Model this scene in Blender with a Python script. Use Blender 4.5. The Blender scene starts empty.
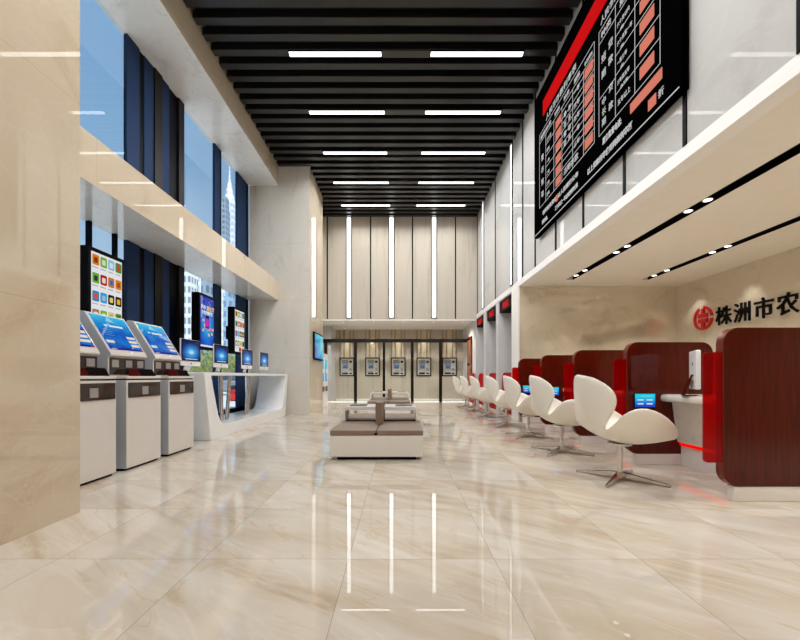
import bpy, bmesh, math, random
from mathutils import Vector, Matrix
random.seed(7)
S = bpy.context.scene
COL = S.collection
PI = math.pi

# ------------------------------------------------------------------ colours
def lin(v):
    v /= 255.0
    return v / 12.92 if v <= 0.04045 else ((v + 0.055) / 1.055) ** 2.4
def C(r, g, b):
    return (lin(r), lin(g), lin(b), 1.0)

# ------------------------------------------------------------------ materials
def newmat(name):
    m = bpy.data.materials.new(name)
    m.use_nodes = True
    nt = m.node_tree
    return m, nt, nt.nodes['Principled BSDF']

def N(nt, typ, **kw):
    n = nt.nodes.new(typ)
    for k, v in kw.items():
        setattr(n, k, v)
    return n

def math_node(nt, op, a, b=None):
    n = N(nt, 'ShaderNodeMath', operation=op)
    for i, v in enumerate((a, b)):
        if v is None:
            continue
        if isinstance(v, (int, float)):
            n.inputs[i].default_value = v
        else:
            nt.links.new(v, n.inputs[i])
    return n.outputs[0]

def mixc(nt, fac, a, b, blend='MIX'):
    n = N(nt, 'ShaderNodeMix', data_type='RGBA', blend_type=blend)
    for idx, v in ((0, fac), (6, a), (7, b)):
        if isinstance(v, (int, float)):
            n.inputs[idx].default_value = v
        elif isinstance(v, tuple):
            n.inputs[idx].default_value = v
        else:
            nt.links.new(v, n.inputs[idx])
    return n.outputs[2]

def ramp(nt, fac, stops):
    n = N(nt, 'ShaderNodeValToRGB')
    e = n.color_ramp.elements
    while len(e) < len(stops):
        e.new(0.5)
    for k, (p, c) in enumerate(stops):
        e[k].position = p
        e[k].color = c
    nt.links.new(fac, n.inputs[0])
    return n.outputs[0]

def plain(name, col, rough=0.5, metal=0.0, ior=1.5, coat=0.0, bump=0.0, scale=60, var=0.06):
    m, nt, b = newmat(name)
    tc = N(nt, 'ShaderNodeTexCoord')
    no = N(nt, 'ShaderNodeTexNoise')
    no.inputs['Scale'].default_value = scale
    no.inputs['Detail'].default_value = 3
    nt.links.new(tc.outputs['Object'], no.inputs['Vector'])
    d = tuple(x * (1 - var) for x in col[:3]) + (1,)
    l = tuple(min(1, x * (1 + var)) for x in col[:3]) + (1,)
    nt.links.new(ramp(nt, no.outputs['Fac'], [(0.3, d), (0.7, l)]), b.inputs['Base Color'])
    b.inputs['Roughness'].default_value = rough
    b.inputs['Metallic'].default_value = metal
    b.inputs['IOR'].default_value = ior
    b.inputs['Coat Weight'].default_value = coat
    if bump:
        bp = N(nt, 'ShaderNodeBump')
        bp.inputs['Strength'].default_value = bump
        bp.inputs['Distance'].default_value = 0.01
        nt.links.new(no.outputs['Fac'], bp.inputs['Height'])
        nt.links.new(bp.outputs[0], b.inputs['Normal'])
    return m

def emit(name, col, strength):
    m, nt, b = newmat(name)
    b.inputs['Base Color'].default_value = (0.003, 0.003, 0.003, 1)
    b.inputs['Emission Color'].default_value = col
    b.inputs['Emission Strength'].default_value = strength
    b.inputs['Roughness'].default_value = 0.4
    b.inputs['Specular IOR Level'].default_value = 0.0
    return m

def stone(name, base, dark, light, scale=1.2, rough=0.06, ior=1.5, seam=None, seamcol=None, stretch=(1, 1, 1)):
    """polished stone cladding; seam = (axis, offset, pitch) list draws fine joints"""
    m, nt, b = newmat(name)
    tc = N(nt, 'ShaderNodeTexCoord')
    mp = N(nt, 'ShaderNodeMapping')
    mp.inputs['Scale'].default_value = stretch
    mp.inputs['Rotation'].default_value = (0.5, 0.35, 0.6)
    nt.links.new(tc.outputs['Object'], mp.inputs['Vector'])
    n1 = N(nt, 'ShaderNodeTexNoise')
    n1.inputs['Scale'].default_value = scale
    n1.inputs['Detail'].default_value = 9
    n1.inputs['Roughness'].default_value = 0.62
    n1.inputs['Distortion'].default_value = 1.2
    nt.links.new(mp.outputs[0], n1.inputs['Vector'])
    col = ramp(nt, n1.outputs['Fac'], [(0.30, dark), (0.47, base), (0.62, base), (0.78, light)])
    n2 = N(nt, 'ShaderNodeTexNoise')
    n2.inputs['Scale'].default_value = scale * 2.3
    n2.inputs['Detail'].default_value = 6
    n2.inputs['Distortion'].default_value = 2.0
    nt.links.new(mp.outputs[0], n2.inputs['Vector'])
    v = math_node(nt, 'ABSOLUTE', math_node(nt, 'SUBTRACT', n2.outputs['Fac'], 0.5))
    vm = ramp(nt, v, [(0.0, (1, 1, 1, 1)), (0.025, (0, 0, 0, 1))])
    col = mixc(nt, math_node(nt, 'MULTIPLY', vm, 0.30), col, light)
    if seam:
        sp = N(nt, 'ShaderNodeSeparateXYZ')
        nt.links.new(tc.outputs['Object'], sp.inputs[0])
        for ax, off, pitch in seam:
            t = math_node(nt, 'DIVIDE', math_node(nt, 'SUBTRACT', sp.outputs[ax], off), pitch)
            f = math_node(nt, 'FRACT', t)
            g = math_node(nt, 'MINIMUM', f, math_node(nt, 'SUBTRACT', 1.0, f))
            k = math_node(nt, 'LESS_THAN', g, 0.0022 / pitch)
            col = mixc(nt, math_node(nt, 'MULTIPLY', k, 0.55), col, seamcol)
    nt.links.new(col, b.inputs['Base Color'])
    b.inputs['Roughness'].default_value = rough
    b.inputs['IOR'].default_value = ior
    return m

def floor_mat():
    m, nt, b = newmat('polished_marble_tiles')
    tc = N(nt, 'ShaderNodeTexCoord')
    sp = N(nt, 'ShaderNodeSeparateXYZ')
    nt.links.new(tc.outputs['Object'], sp.inputs[0])
    tx = math_node(nt, 'DIVIDE', math_node(nt, 'SUBTRACT', sp.outputs[0], -0.281), 0.797)
    ty = math_node(nt, 'DIVIDE', math_node(nt, 'SUBTRACT', sp.outputs[1], 2.11), 0.80)
    ix, iy = math_node(nt, 'FLOOR', tx), math_node(nt, 'FLOOR', ty)
    def edge(t):
        f = math_node(nt, 'FRACT', t)
        return math_node(nt, 'MINIMUM', f, math_node(nt, 'SUBTRACT', 1.0, f))
    gx = math_node(nt, 'LESS_THAN', edge(tx), 0.0022)
    gy = math_node(nt, 'LESS_THAN', edge(ty), 0.0022)
    grout = math_node(nt, 'MAXIMUM', gx, gy)
    cb = N(nt, 'ShaderNodeCombineXYZ')
    nt.links.new(ix, cb.inputs[0]); nt.links.new(iy, cb.inputs[1])
    wn = N(nt, 'ShaderNodeTexWhiteNoise', noise_dimensions='3D')
    nt.links.new(cb.outputs[0], wn.inputs['Vector'])
    vm = N(nt, 'ShaderNodeVectorMath', operation='MULTIPLY_ADD')
    nt.links.new(wn.outputs['Color'], vm.inputs[0])
    vm.inputs[1].default_value = (9, 9, 9)
    nt.links.new(tc.outputs['Object'], vm.inputs[2])
    mp = N(nt, 'ShaderNodeMapping')
    mp.vector_type = 'TEXTURE'
    mp.inputs['Rotation'].default_value = (0, 0, math.radians(-38))
    mp.inputs['Scale'].default_value = (2.6, 0.62, 1)
    nt.links.new(vm.outputs[0], mp.inputs['Vector'])
    n1 = N(nt, 'ShaderNodeTexNoise')
    n1.inputs['Scale'].default_value = 1.55
    n1.inputs['Detail'].default_value = 8
    n1.inputs['Roughness'].default_value = 0.58
    n1.inputs['Distortion'].default_value = 0.9
    nt.links.new(mp.outputs[0], n1.inputs['Vector'])
    base = ramp(nt, n1.outputs['Fac'], [(0.24, C(176, 154, 126)), (0.40, C(200, 186, 166)), (0.52, C(209, 199, 184)),
                                        (0.64, C(216, 208, 196)), (0.78, C(229, 224, 216))])
    n2 = N(nt, 'ShaderNodeTexNoise')
    n2.inputs['Scale'].default_value = 2.1
    n2.inputs['Detail'].default_value = 7
    n2.inputs['Distortion'].default_value = 1.6
    nt.links.new(mp.outputs[0], n2.inputs['Vector'])
    v = math_node(nt, 'ABSOLUTE', math_node(nt, 'SUBTRACT', n2.outputs['Fac'], 0.56))
    vein = ramp(nt, v, [(0.0, (1, 1, 1, 1)), (0.02, (0, 0, 0, 1))])
    n3 = N(nt, 'ShaderNodeTexNoise')
    n3.inputs['Scale'].default_value = 1.1
    nt.links.new(vm.outputs[0], n3.inputs['Vector'])
    veinmask = math_node(nt, 'MULTIPLY', vein, math_node(nt, 'GREATER_THAN', n3.outputs['Fac'], 0.52))
    col = mixc(nt, math_node(nt, 'MULTIPLY', veinmask, 0.38), base, C(196, 164, 112))
    v2 = math_node(nt, 'ABSOLUTE', math_node(nt, 'SUBTRACT', n2.outputs['Fac'], 0.42))
    vein2 = ramp(nt, v2, [(0.0, (1, 1, 1, 1)), (0.03, (0, 0, 0, 1))])
    col = mixc(nt, math_node(nt, 'MULTIPLY', vein2, 0.16), col, C(238, 233, 226))
    tint = ramp(nt, wn.outputs['Value'], [(0, (0.93, 0.93, 0.93, 1)), (1, (1, 1, 1, 1))])
    col = mixc(nt, 1.0, col, tint, 'MULTIPLY')
    col = mixc(nt, math_node(nt, 'MULTIPLY', grout, 0.55), col, C(120, 105, 88))
    nt.links.new(col, b.inputs['Base Color'])
    b.inputs['Roughness'].default_value = 0.0
    b.inputs['IOR'].default_value = 1.58
    return m

def wood(name, base, dark, rough=0.22, grain=(14, 14, 0.7)):
    m, nt, b = newmat(name)
    tc = N(nt, 'ShaderNodeTexCoord')
    mp = N(nt, 'ShaderNodeMapping')
    mp.inputs['Scale'].default_value = grain
    nt.links.new(tc.outputs['Object'], mp.inputs['Vector'])
    n = N(nt, 'ShaderNodeTexNoise')
    n.inputs['Scale'].default_value = 3.0
    n.inputs['Detail'].default_value = 8
    n.inputs['Roughness'].default_value = 0.65
    n.inputs['Distortion'].default_value = 0.4
    nt.links.new(mp.outputs[0], n.inputs['Vector'])
    nt.links.new(ramp(nt, n.outputs['Fac'], [(0.25, dark), (0.6, base)]), b.inputs['Base Color'])
    b.inputs['Roughness'].default_value = rough
    b.inputs['IOR'].default_value = 1.36
    return m

def glass(name, tint=(1, 1, 1, 1), ior=1.45):
    m = bpy.data.materials.new(name)
    m.use_nodes = True
    nt = m.node_tree
    nt.nodes.clear()
    out = N(nt, 'ShaderNodeOutputMaterial')
    tr = N(nt, 'ShaderNodeBsdfTransparent')
    tr.inputs[0].default_value = tint
    gl = N(nt, 'ShaderNodeBsdfGlossy')
    gl.inputs['Roughness'].default_value = 0.0
    fr = N(nt, 'ShaderNodeFresnel')
    ge = N(nt, 'ShaderNodeNewGeometry')
    nt.links.new(math_node(nt, 'ADD', ior, math_node(nt, 'MULTIPLY', ge.outputs['Backfacing'], 1.0/ior - ior)), fr.inputs['IOR'])
    mx = N(nt, 'ShaderNodeMixShader')
    nt.links.new(fr.outputs[0], mx.inputs[0])
    nt.links.new(tr.outputs[0], mx.inputs[1])
    nt.links.new(gl.outputs[0], mx.inputs[2])
    nt.links.new(mx.outputs[0], out.inputs[0])
    return m

def acrylic(name, col, trans):
    m = bpy.data.materials.new(name)
    m.use_nodes = True
    nt = m.node_tree
    b = nt.nodes['Principled BSDF']
    b.inputs['Base Color'].default_value = col
    b.inputs['Roughness'].default_value = 0.08
    tr = N(nt, 'ShaderNodeBsdfTransparent')
    tr.inputs[0].default_value = (0.85, 0.04, 0.03, 1)
    mx = N(nt, 'ShaderNodeMixShader')
    mx.inputs[0].default_value = trans
    nt.links.new(b.outputs[0], mx.inputs[1])
    nt.links.new(tr.outputs[0], mx.inputs[2])
    nt.links.new(mx.outputs[0], nt.nodes['Material Output'].inputs[0])
    return m

def screen_mat(name, kind, strength=1.0):
    """what a lit display shows, from its own UVs"""
    m, nt, b = newmat(name)
    uv = N(nt, 'ShaderNodeUVMap')
    sp = N(nt, 'ShaderNodeSeparateXYZ')
    nt.links.new(uv.outputs[0], sp.inputs[0])
    u, v = sp.outputs[0], sp.outputs[1]
    if kind == 'fan':
        du = math_node(nt, 'SUBTRACT', u, 0.5)
        dv = math_node(nt, 'SUBTRACT', v, 0.38)
        ang = math_node(nt, 'ARCTAN2', dv, du)
        rays = math_node(nt, 'ADD', math_node(nt, 'MULTIPLY', math_node(nt, 'SINE', math_node(nt, 'MULTIPLY', ang, 18.0)), 0.5), 0.5)
        d = math_node(nt, 'POWER', math_node(nt, 'ADD', math_node(nt, 'MULTIPLY', du, du), math_node(nt, 'MULTIPLY', dv, dv)), 0.5)
        g = math_node(nt, 'SUBTRACT', 1.0, math_node(nt, 'MULTIPLY', d, 1.75))
        up = math_node(nt, 'MULTIPLY', rays, math_node(nt, 'GREATER_THAN', dv, -0.05))
        f = math_node(nt, 'ADD', math_node(nt, 'MULTIPLY', g, 0.8), math_node(nt, 'MULTIPLY', math_node(nt, 'MULTIPLY', up, g), 0.22))
        col = ramp(nt, f, [(0.05, C(8, 30, 92)), (0.3, C(16, 96, 182)), (0.6, C(56, 160, 222)), (0.85, C(200, 236, 252))])
    elif kind == 'kiosk':
        n = N(nt, 'ShaderNodeTexNoise')
        n.inputs['Scale'].default_value = 2.0
        n.inputs['Distortion'].default_value = 1.5
        nt.links.new(uv.outputs[0], n.inputs['Vector'])
        w = math_node(nt, 'ADD', v, math_node(nt, 'MULTIPLY', math_node(nt, 'SUBTRACT', n.outputs['Fac'], 0.5), 0.6))
        col = ramp(nt, w, [(0.02, C(12, 50, 150)), (0.2, C(14, 120, 212)), (0.42, C(8, 84, 186)), (0.7, C(20, 140, 215)), (0.98, C(60, 190, 235))])
    elif kind == 'poster':
        du = math_node(nt, 'SUBTRACT', u, 0.5)
        dv = math_node(nt, 'MULTIPLY', math_node(nt, 'SUBTRACT', v, 0.42), 1.3)
        d = math_node(nt, 'POWER', math_node(nt, 'ADD', math_node(nt, 'MULTIPLY', du, du), math_node(nt, 'MULTIPLY', dv, dv)), 0.5)
        col = ramp(nt, d, [(0.05, C(60, 190, 225)), (0.3, C(20, 130, 215)), (0.6, C(14, 60, 190)), (0.75, C(12, 40, 165))])
    elif kind == 'cyan':
        w = math_node(nt, 'ADD', math_node(nt, 'MULTIPLY', u, 0.7), math_node(nt, 'MULTIPLY', v, 0.5))
        s = math_node(nt, 'MULTIPLY', math_node(nt, 'SINE', math_node(nt, 'MULTIPLY', math_node(nt, 'SUBTRACT', u, v), 7.0)), 0.12)
        col = ramp(nt, math_node(nt, 'ADD', w, s), [(0.1, C(20, 95, 190)), (0.5, C(45, 160, 215)), (0.95, C(130, 220, 225))])
    else:  # tablet: cyan above, blue below
        col = ramp(nt, v, [(0.15, C(10, 70, 200)), (0.45, C(0, 150, 225)), (0.8, C(20, 200, 225))])
    b.inputs['Base Color'].default_value = (0.01, 0.01, 0.012, 1)
    nt.links.new(col, b.inputs['Emission Color'])
    b.inputs['Emission Strength'].default_value = strength
    b.inputs['Roughness'].default_value = 0.0
    b.inputs['IOR'].default_value = 1.25
    return m

def facade(name, wall, pane, px, pz):
    m, nt, b = newmat(name)
    tc = N(nt, 'ShaderNodeTexCoord')
    sp = N(nt, 'ShaderNodeSeparateXYZ')
    nt.links.new(tc.outputs['Object'], sp.inputs[0])
    h = math_node(nt, 'ADD', sp.outputs[0], sp.outputs[1])
    a = math_node(nt, 'GREATER_THAN', math_node(nt, 'FRACT', math_node(nt, 'DIVIDE', h, px)), 0.35)
    c = math_node(nt, 'GREATER_THAN', math_node(nt, 'FRACT', math_node(nt, 'DIVIDE', sp.outputs[2], pz)), 0.4)
    nt.links.new(mixc(nt, math_node(nt, 'MULTIPLY', a, c), wall, pane), b.inputs['Base Color'])
    b.inputs['Roughness'].default_value = 0.4
    return m

M = {}
M['floor'] = floor_mat()
M['tan'] = stone('tan_marble', C(205, 190, 167), C(190, 171, 145), C(216, 204, 186), 1.1, 0.0, 1.75,
                 [(1, 0.0, 2.03), (2, 0.0, 1.5)], C(172, 152, 124))
M['daylit_grey_stone'] = stone('daylit_grey_stone', C(226, 224, 220), C(208, 205, 200), C(236, 235, 232), 3.2, 0.10, 1.5, None, None, (1, 1, 0.25))  # soffits: cool daylight on tan marble put into the colour; sill shares it
M['pier_grey_daylit'] = stone('pier_stone_daylit', C(212, 206, 195), C(195, 187, 174), C(222, 218, 210), 1.6, 0.0, 1.55, [(2, 0.0, 1.5)], C(160, 150, 135), (1, 1, 0.35))  # tan pier front greyed by daylight, painted as colour; side wall reuses it
M['wall_light'] = stone('light_stone', C(194, 193, 190), C(183, 181, 177), C(203, 202, 200), 1.0, 0.0, 1.5)
M['far'] = stone('travertine', C(194, 185, 171), C(180, 169, 154), C(205, 198, 186), 2.6, 0.0, 1.55, None, None, (1.6, 1.6, 0.12))
M['beige'] = stone('beige_marble', C(208, 196, 174), C(192, 177, 152), C(219, 209, 191), 1.4, 0.0, 1.6)
M['counter_stone'] = stone('counter_stone', C(222, 214, 202), C(205, 195, 181), C(234, 228, 220), 6, 0.15, 1.5)
M['white_paint'] = plain('white_paint', C(236, 234, 230), 0.5, var=0.015, scale=8)
M['soffit_paint'] = plain('soffit_paint', C(233, 227, 216), 0.55, var=0.015, scale=8)
M['jamb'] = plain('grey_jamb_paint', C(208, 206, 206), 0.45, var=0.03, scale=4)
M['black'] = plain('black_metal', C(11, 10, 10), 0.5, 0.0, 1.12)
M['slat'] = plain('dark_slat', C(25, 25, 25), 0.30, 0.0, 1.45)
M['void'] = plain('ceiling_void', C(10, 10, 10), 0.9)
M['cover'] = plain('cover_plate', C(52, 48, 44), 0.5)
M['frame_brown'] = plain('bronze_frame', C(26, 22, 19), 0.5, ior=1.15)
M['matte_black'] = plain('matte_black', C(20, 14, 14), 0.9, ior=1.05)
M['white_gloss'] = plain('white_gloss', C(226, 222, 218), 0.35, var=0.01, scale=6)
M['white_desk'] = plain('white_lacquer', C(236, 235, 234), 0.18, var=0.01, scale=6)
M['kiosk_white'] = plain('kiosk_lacquer', C(214, 207, 200), 0.12, var=0.015, scale=5)
M['kiosk_grey'] = plain('kiosk_side', C(178, 180, 184), 0.4, var=0.02, scale=5)
M['dark_glossy'] = plain('dark_panel', C(44, 36, 32), 0.12, coat=0.3)
M['slot_grey'] = plain('slot_grey', C(150, 143, 137), 0.35)
M['red_dark'] = plain('dark_red_tray', C(100, 14, 16), 0.25)
M['leather'] = plain('taupe_leather', C(130, 111, 95), 0.55, bump=0.05, scale=120, var=0.05)
M['seam'] = plain('dark_seam', C(22, 17, 15), 0.8, ior=1.1)
M['chair'] = plain('ivory_shell', C(235, 230, 219), 0.28, var=0.012, scale=10)
M['chrome'] = plain('brushed_chrome', C(214, 210, 204), 0.16, 1.0)
M['pad'] = plain('grey_pad', C(92, 90, 90), 0.3)
M['mahogany'] = wood('mahogany_veneer', C(84, 20, 8), C(52, 10, 4), 0.05)
M['mahogany_edge'] = wood('mahogany_edge', C(112, 46, 30), C(84, 30, 18), 0.2)
M['acrylic'] = acrylic('red_acrylic', C(170, 0, 6), 0.6)
M['red_panel'] = plain('red_panel', C(166, 16, 20), 0.5, ior=1.15)
M['red_led'] = emit('red_led_strip', (1.0, 0.0, 0.0, 1), 1.0)
M['led_text'] = emit('red_led_text', (1.0, 0.02, 0.02, 1), 0.9)
M['board'] = plain('board_black', C(2, 2, 2), 0.7, ior=1.01)
M['board_red'] = emit('board_red', C(200, 4, 8), 1.0)
M['board_salmon'] = emit('board_salmon', C(212, 122, 102), 1.0)
M['board_white'] = emit('board_white', C(205, 205, 205), 0.9)
M['sign_black'] = plain('sign_black', C(26, 22, 20), 0.5, ior=1.1)
M['sign_red'] = plain('sign_red', C(200, 18, 24), 0.3)
M['lamp'] = emit('lamp_diffuser', (1.0, 0.98, 0.95, 1), 3.5)
M['wall_lamp'] = emit('wall_lamp_diffuser', (1.0, 0.98, 0.95, 1), 3.2)
M['down_lens'] = emit('downlight_lens', (1.0, 0.95, 0.87, 1), 3.0)
M['glow'] = emit('threshold_light', (1.0, 0.95, 0.85, 1), 1.0)
M['glass'] = glass('window_glass', (0.93, 0.97, 1.0, 1), 1.42)
M['glass_in'] = glass('partition_glass', (0.97, 0.98, 0.97, 1), 1.35)
M['blue_dark'] = plain('dark_blue_cladding', C(40, 57, 88), 0.4, ior=1.08, var=0.03, scale=2)
M['blue_black'] = plain('blue_black_cladding', C(10, 12, 20), 0.4, ior=1.12)
M['brown_black'] = plain('brown_black_cladding', C(26, 22, 20), 0.4, ior=1.2)
M['fan'] = screen_mat('desktop_screen', 'fan', 0.9)
M['kscr'] = screen_mat('kiosk_screen', 'kiosk', 0.9)
M['poster'] = screen_mat('advert_screen', 'poster', 0.9)
M['cyan'] = screen_mat('cyan_screen', 'cyan', 0.85)
M['tablet'] = screen_mat('tablet_screen', 'tablet', 1.0)
M['lit_white'] = emit('lit_white', C(240, 240, 242), 0.85)
M['lit_cream'] = emit('lit_cream', C(240, 226, 196), 0.85)
def lit(r, g, b):
    k = 'lit_%d_%d_%d' % (r, g, b)
    if k not in M:
        M[k] = emit('lit_colour', C(r, g, b), 0.8)
    return M[k]
M['batten_l'] = plain('light_batten', C(214, 196, 164), 0.4)
M['batten_d'] = plain('brown_batten', C(140, 112, 82), 0.4)
M['atm_grey'] = plain('machine_grey', C(188, 186, 184), 0.35)
M['atm_white'] = plain('machine_white', C(222, 220, 216), 0.35)
M['door_wood'] = wood('door_veneer', C(160, 104, 72), C(126, 76, 50), 0.3)
M['asphalt'] = plain('asphalt', C(176, 180, 182), 0.8, scale=3)
M['bark'] = plain('bark', C(92, 78, 60), 0.9)
M['leaf'] = plain('leaf', C(128, 140, 62), 0.6, scale=4, var=0.35)
M['car_red'] = plain('car_red', C(200, 30, 34), 0.25)
M['car_grey'] = plain('car_grey', C(128, 134, 144), 0.25)
M['tyre'] = plain('tyre', C(26, 26, 28), 0.7)
M['car_glass'] = plain('car_glass', C(46, 56, 70), 0.1)
M['fac1'] = facade('tower_facade_pale', C(226, 226, 222), C(128, 140, 154), 1.6, 3.2)
M['fac2'] = facade('tower_facade_glass', C(160, 186, 208), C(100, 132, 166), 2.2, 2.6)
M['fac3'] = facade('tower_facade_white', C(232, 236, 240), C(182, 196, 210), 1.2, 3.0)
M['fac4'] = facade('tower_facade_steel', C(148, 164, 182), C(92, 108, 128), 2.4, 3.4)
M['spire'] = facade('spire_facade', C(236, 240, 244), C(186, 200, 214), 2.2, 4.5)

# ------------------------------------------------------------------ mesh helpers
class MB:
    """collects shapes of one object, each with its own material slot"""
    def __init__(self):
        self.bm = bmesh.new()
        self.uv = self.bm.loops.layers.uv.new('UVMap')
        self.mats = []
    def mi(self, m):
        if m not in self.mats:
            self.mats.append(m)
        return self.mats.index(m)
    def face(self, pts, m, uvs=None):
        f = self.bm.faces.new([self.bm.verts.new(p) for p in pts])
        f.material_index = self.mi(m)
        if uvs:
            for l, t in zip(f.loops, uvs):
                l[self.uv].uv = t
        return f
    def box(self, x0, x1, y0, y1, z0, z1, m):
        if x0 > x1: x0, x1 = x1, x0
        if y0 > y1: y0, y1 = y1, y0
        if z0 > z1: z0, z1 = z1, z0
        v = [self.bm.verts.new(p) for p in ((x0,y0,z0),(x1,y0,z0),(x1,y1,z0),(x0,y1,z0),(x0,y0,z1),(x1,y0,z1),(x1,y1,z1),(x0,y1,z1))]
        i = self.mi(m)
        for q in ((0,3,2,1),(4,5,6,7),(0,1,5,4),(1,2,6,5),(2,3,7,6),(3,0,4,7)):
            self.bm.faces.new([v[k] for k in q]).material_index = i
        return self
    def prism(self, pts, axis, a0, a1, m, side=None):
        """2-D outline in the plane across axis, extruded along it.  axis x: (y,z), y: (x,z), z: (x,y)"""
        def P(p, a):
            return {'x': (a, p[0], p[1]), 'y': (p[0], a, p[1]), 'z': (p[0], p[1], a)}[axis]
        A = [self.bm.verts.new(P(p, a0)) for p in pts]
        B = [self.bm.verts.new(P(p, a1)) for p in pts]
        i = self.mi(m); j = self.mi(side) if side else i
        f = self.bm.faces.new(A); f.material_index = i
        f = self.bm.faces.new(B[::-1]); f.material_index = i
        n = len(pts)
        for k in range(n):
            f = self.bm.faces.new((A[k], B[k], B[(k+1) % n], A[(k+1) % n])); f.material_index = j
        return self
    def ring(self, outer, inner, axis, a0, a1, m):
        def P(p, a):
            return {'x': (a, p[0], p[1]), 'y': (p[0], a, p[1]), 'z': (p[0], p[1], a)}[axis]
        n = len(outer); i = self.mi(m)
        O0 = [self.bm.verts.new(P(p, a0)) for p in outer]; O1 = [self.bm.verts.new(P(p, a1)) for p in outer]
        I0 = [self.bm.verts.new(P(p, a0)) for p in inner]; I1 = [self.bm.verts.new(P(p, a1)) for p in inner]
        for k in range(n):
            l = (k + 1) % n
            for q in ((O0[k],O0[l],I0[l],I0[k]), (O1[l],O1[k],I1[k],I1[l]), (O0[l],O0[k],O1[k],O1[l]), (I0[k],I0[l],I1[l],I1[k])):
                self.bm.faces.new(q).material_index = i
        return self
    def tube(self, p0, p1, r0, m, r1=None, n=20, caps=True):
        r1 = r0 if r1 is None else r1
        p0, p1 = Vector(p0), Vector(p1)
        d = (p1 - p0).normalized()
        a = d.orthogonal().normalized(); b = d.cross(a)
        i = self.mi(m)
        R = [[self.bm.verts.new(p + (a * math.cos(2*PI*k/n) + b * math.sin(2*PI*k/n)) * r) for k in range(n)] for p, r in ((p0, r0), (p1, r1))]
        for k in range(n):
            f = self.bm.faces.new((R[0][k], R[0][(k+1) % n], R[1][(k+1) % n], R[1][k])); f.material_index = i
        if caps:
            self.bm.faces.new(R[0][::-1]).material_index = i
            self.bm.faces.new(R[1]).material_index = i
        return self
    def text(self, body, o, U, V, size, m, depth=0.004, align='LEFT', bold=0.0, squeeze=1.0):
        cu = bpy.data.curves.new('lettering', 'FONT')
        cu.body = body; cu.size = size; cu.extrude = depth / 2; cu.offset = bold
        cu.align_x = align; cu.resolution_u = 2
        t = bpy.data.objects.new('lettering', cu)
        me = bpy.data.meshes.new_from_object(t)
        U, V, o = Vector(U), Vector(V), Vector(o)
        W = U.cross(V)
        i = self.mi(m)
        vs = [self.bm.verts.new(o + U * v.co.x * squeeze + V * v.co.y + W * (v.co.z + depth / 2)) for v in me.vertices]
        for p in me.polygons:
            try:
                self.bm.faces.new([vs[k] for k in p.vertices]).material_index = i
            except ValueError:
                pass
        bpy.data.objects.remove(t); bpy.data.curves.remove(cu); bpy.data.meshes.remove(me)
        return self
    def build(self, name, parent=None, smooth=0.6, bevel=0.0, seg=2, loc=None):
        bm = self.bm
        bmesh.ops.recalc_face_normals(bm, faces=bm.faces[:]) if not getattr(self, 'keep', False) else None
        if parent is None and loc is None and getattr(self, 'recentre', True):
            xs = [v.co.x for v in bm.verts]; ys = [v.co.y for v in bm.verts]; zs = [v.co.z for v in bm.verts]
            loc = Vector(((min(xs)+max(xs))/2, (min(ys)+max(ys))/2, min(zs)))
            bmesh.ops.translate(bm, vec=-loc, verts=bm.verts[:])
        me = bpy.data.meshes.new(name)
        bm.to_mesh(me); bm.free()
        for m in self.mats:
            me.materials.append(m)
        if smooth:
            me.polygons.foreach_set('use_smooth', [True] * len(me.polygons))
            me.set_sharp_from_angle(angle=smooth)
        o = bpy.data.objects.new(name, me)
        COL.objects.link(o)
        if parent: o.parent = parent
        if loc is not None: o.location = loc
        if bevel:
            b = o.modifiers.new('bevel', 'BEVEL')
            b.width = bevel; b.segments = seg; b.limit_method = 'ANGLE'; b.angle_limit = 0.7
            b.harden_normals = False
        return o

def flat(o_, U, V, rects):
    """a display face: rects (u0,v0,u1,v1,material,lift) in 0..1 on the plane o + uU + vV"""
    mb = MB()
    mb.keep = True
    o_, U, V = Vector(o_), Vector(U), Vector(V)
    W = U.cross(V).normalized()
    for u0, v0, u1, v1, m, h in rects:
        c = [o_ + U*a + V*b + W*h for a, b in ((u0,v0),(u1,v0),(u1,v1),(u0,v1))]
        mb.face(c, m, [(0,0),(1,0),(1,1),(0,1)])
    return mb

def rrect(x0, x1, z0, z1, r, n=6, corners='abcd'):
    """rounded outline, corners a=x0z0 b=x1z0 c=x1z1 d=x0z1"""
    p = []
    for tag_, cx, cz, a0, px, pz in (('a', x0+r, z0+r, PI, x0, z0), ('b', x1-r, z0+r, 1.5*PI, x1, z0), ('c', x1-r, z1-r, 0, x1, z1), ('d', x0+r, z1-r, 0.5*PI, x0, z1)):
        if tag_ in corners:
            for k in range(n + 1):
                a = a0 + 0.5*PI*k/n
                p.append((cx + r*math.cos(a), cz + r*math.sin(a)))
        else:
            p.append((px, pz))
    return p

def tag(o, label, cat, group=None, kind=None):
    o['label'] = label; o['category'] = cat
    if group: o['group'] = group
    if kind: o['kind'] = kind
    return o
def thing(name, label, cat, loc=(0, 0, 0), rz=0.0, group=None):
    o = bpy.data.objects.new(name, None)
    o.empty_display_size = 0.1
    COL.objects.link(o)
    o.location = loc; o.rotation_euler = (0, 0, rz)
    return tag(o, label, cat, group)
def dup(root, loc, label, rz=None):
    def rec(o, parent):
        c = o.copy(); COL.objects.link(c)
        if parent: c.parent = parent
        for ch in list(o.children):
            rec(ch, c)
        return c
    r = rec(root, None)
    r.location = loc; r['label'] = label
    if rz is not None: r.rotation_euler = (0, 0, rz)
    return r
STRUCT_LABEL = {}
def struct(name, mb, parent=None, label=None, cat='wall', bevel=0.0):
    if parent is None:
        mb.recentre = False
        o = mb.build(name, None, bevel=bevel)
        o['kind'] = 'structure'
        o['label'] = label; o['category'] = cat
    else:
        o = mb.build(name, parent, bevel=bevel)
    return o

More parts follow.
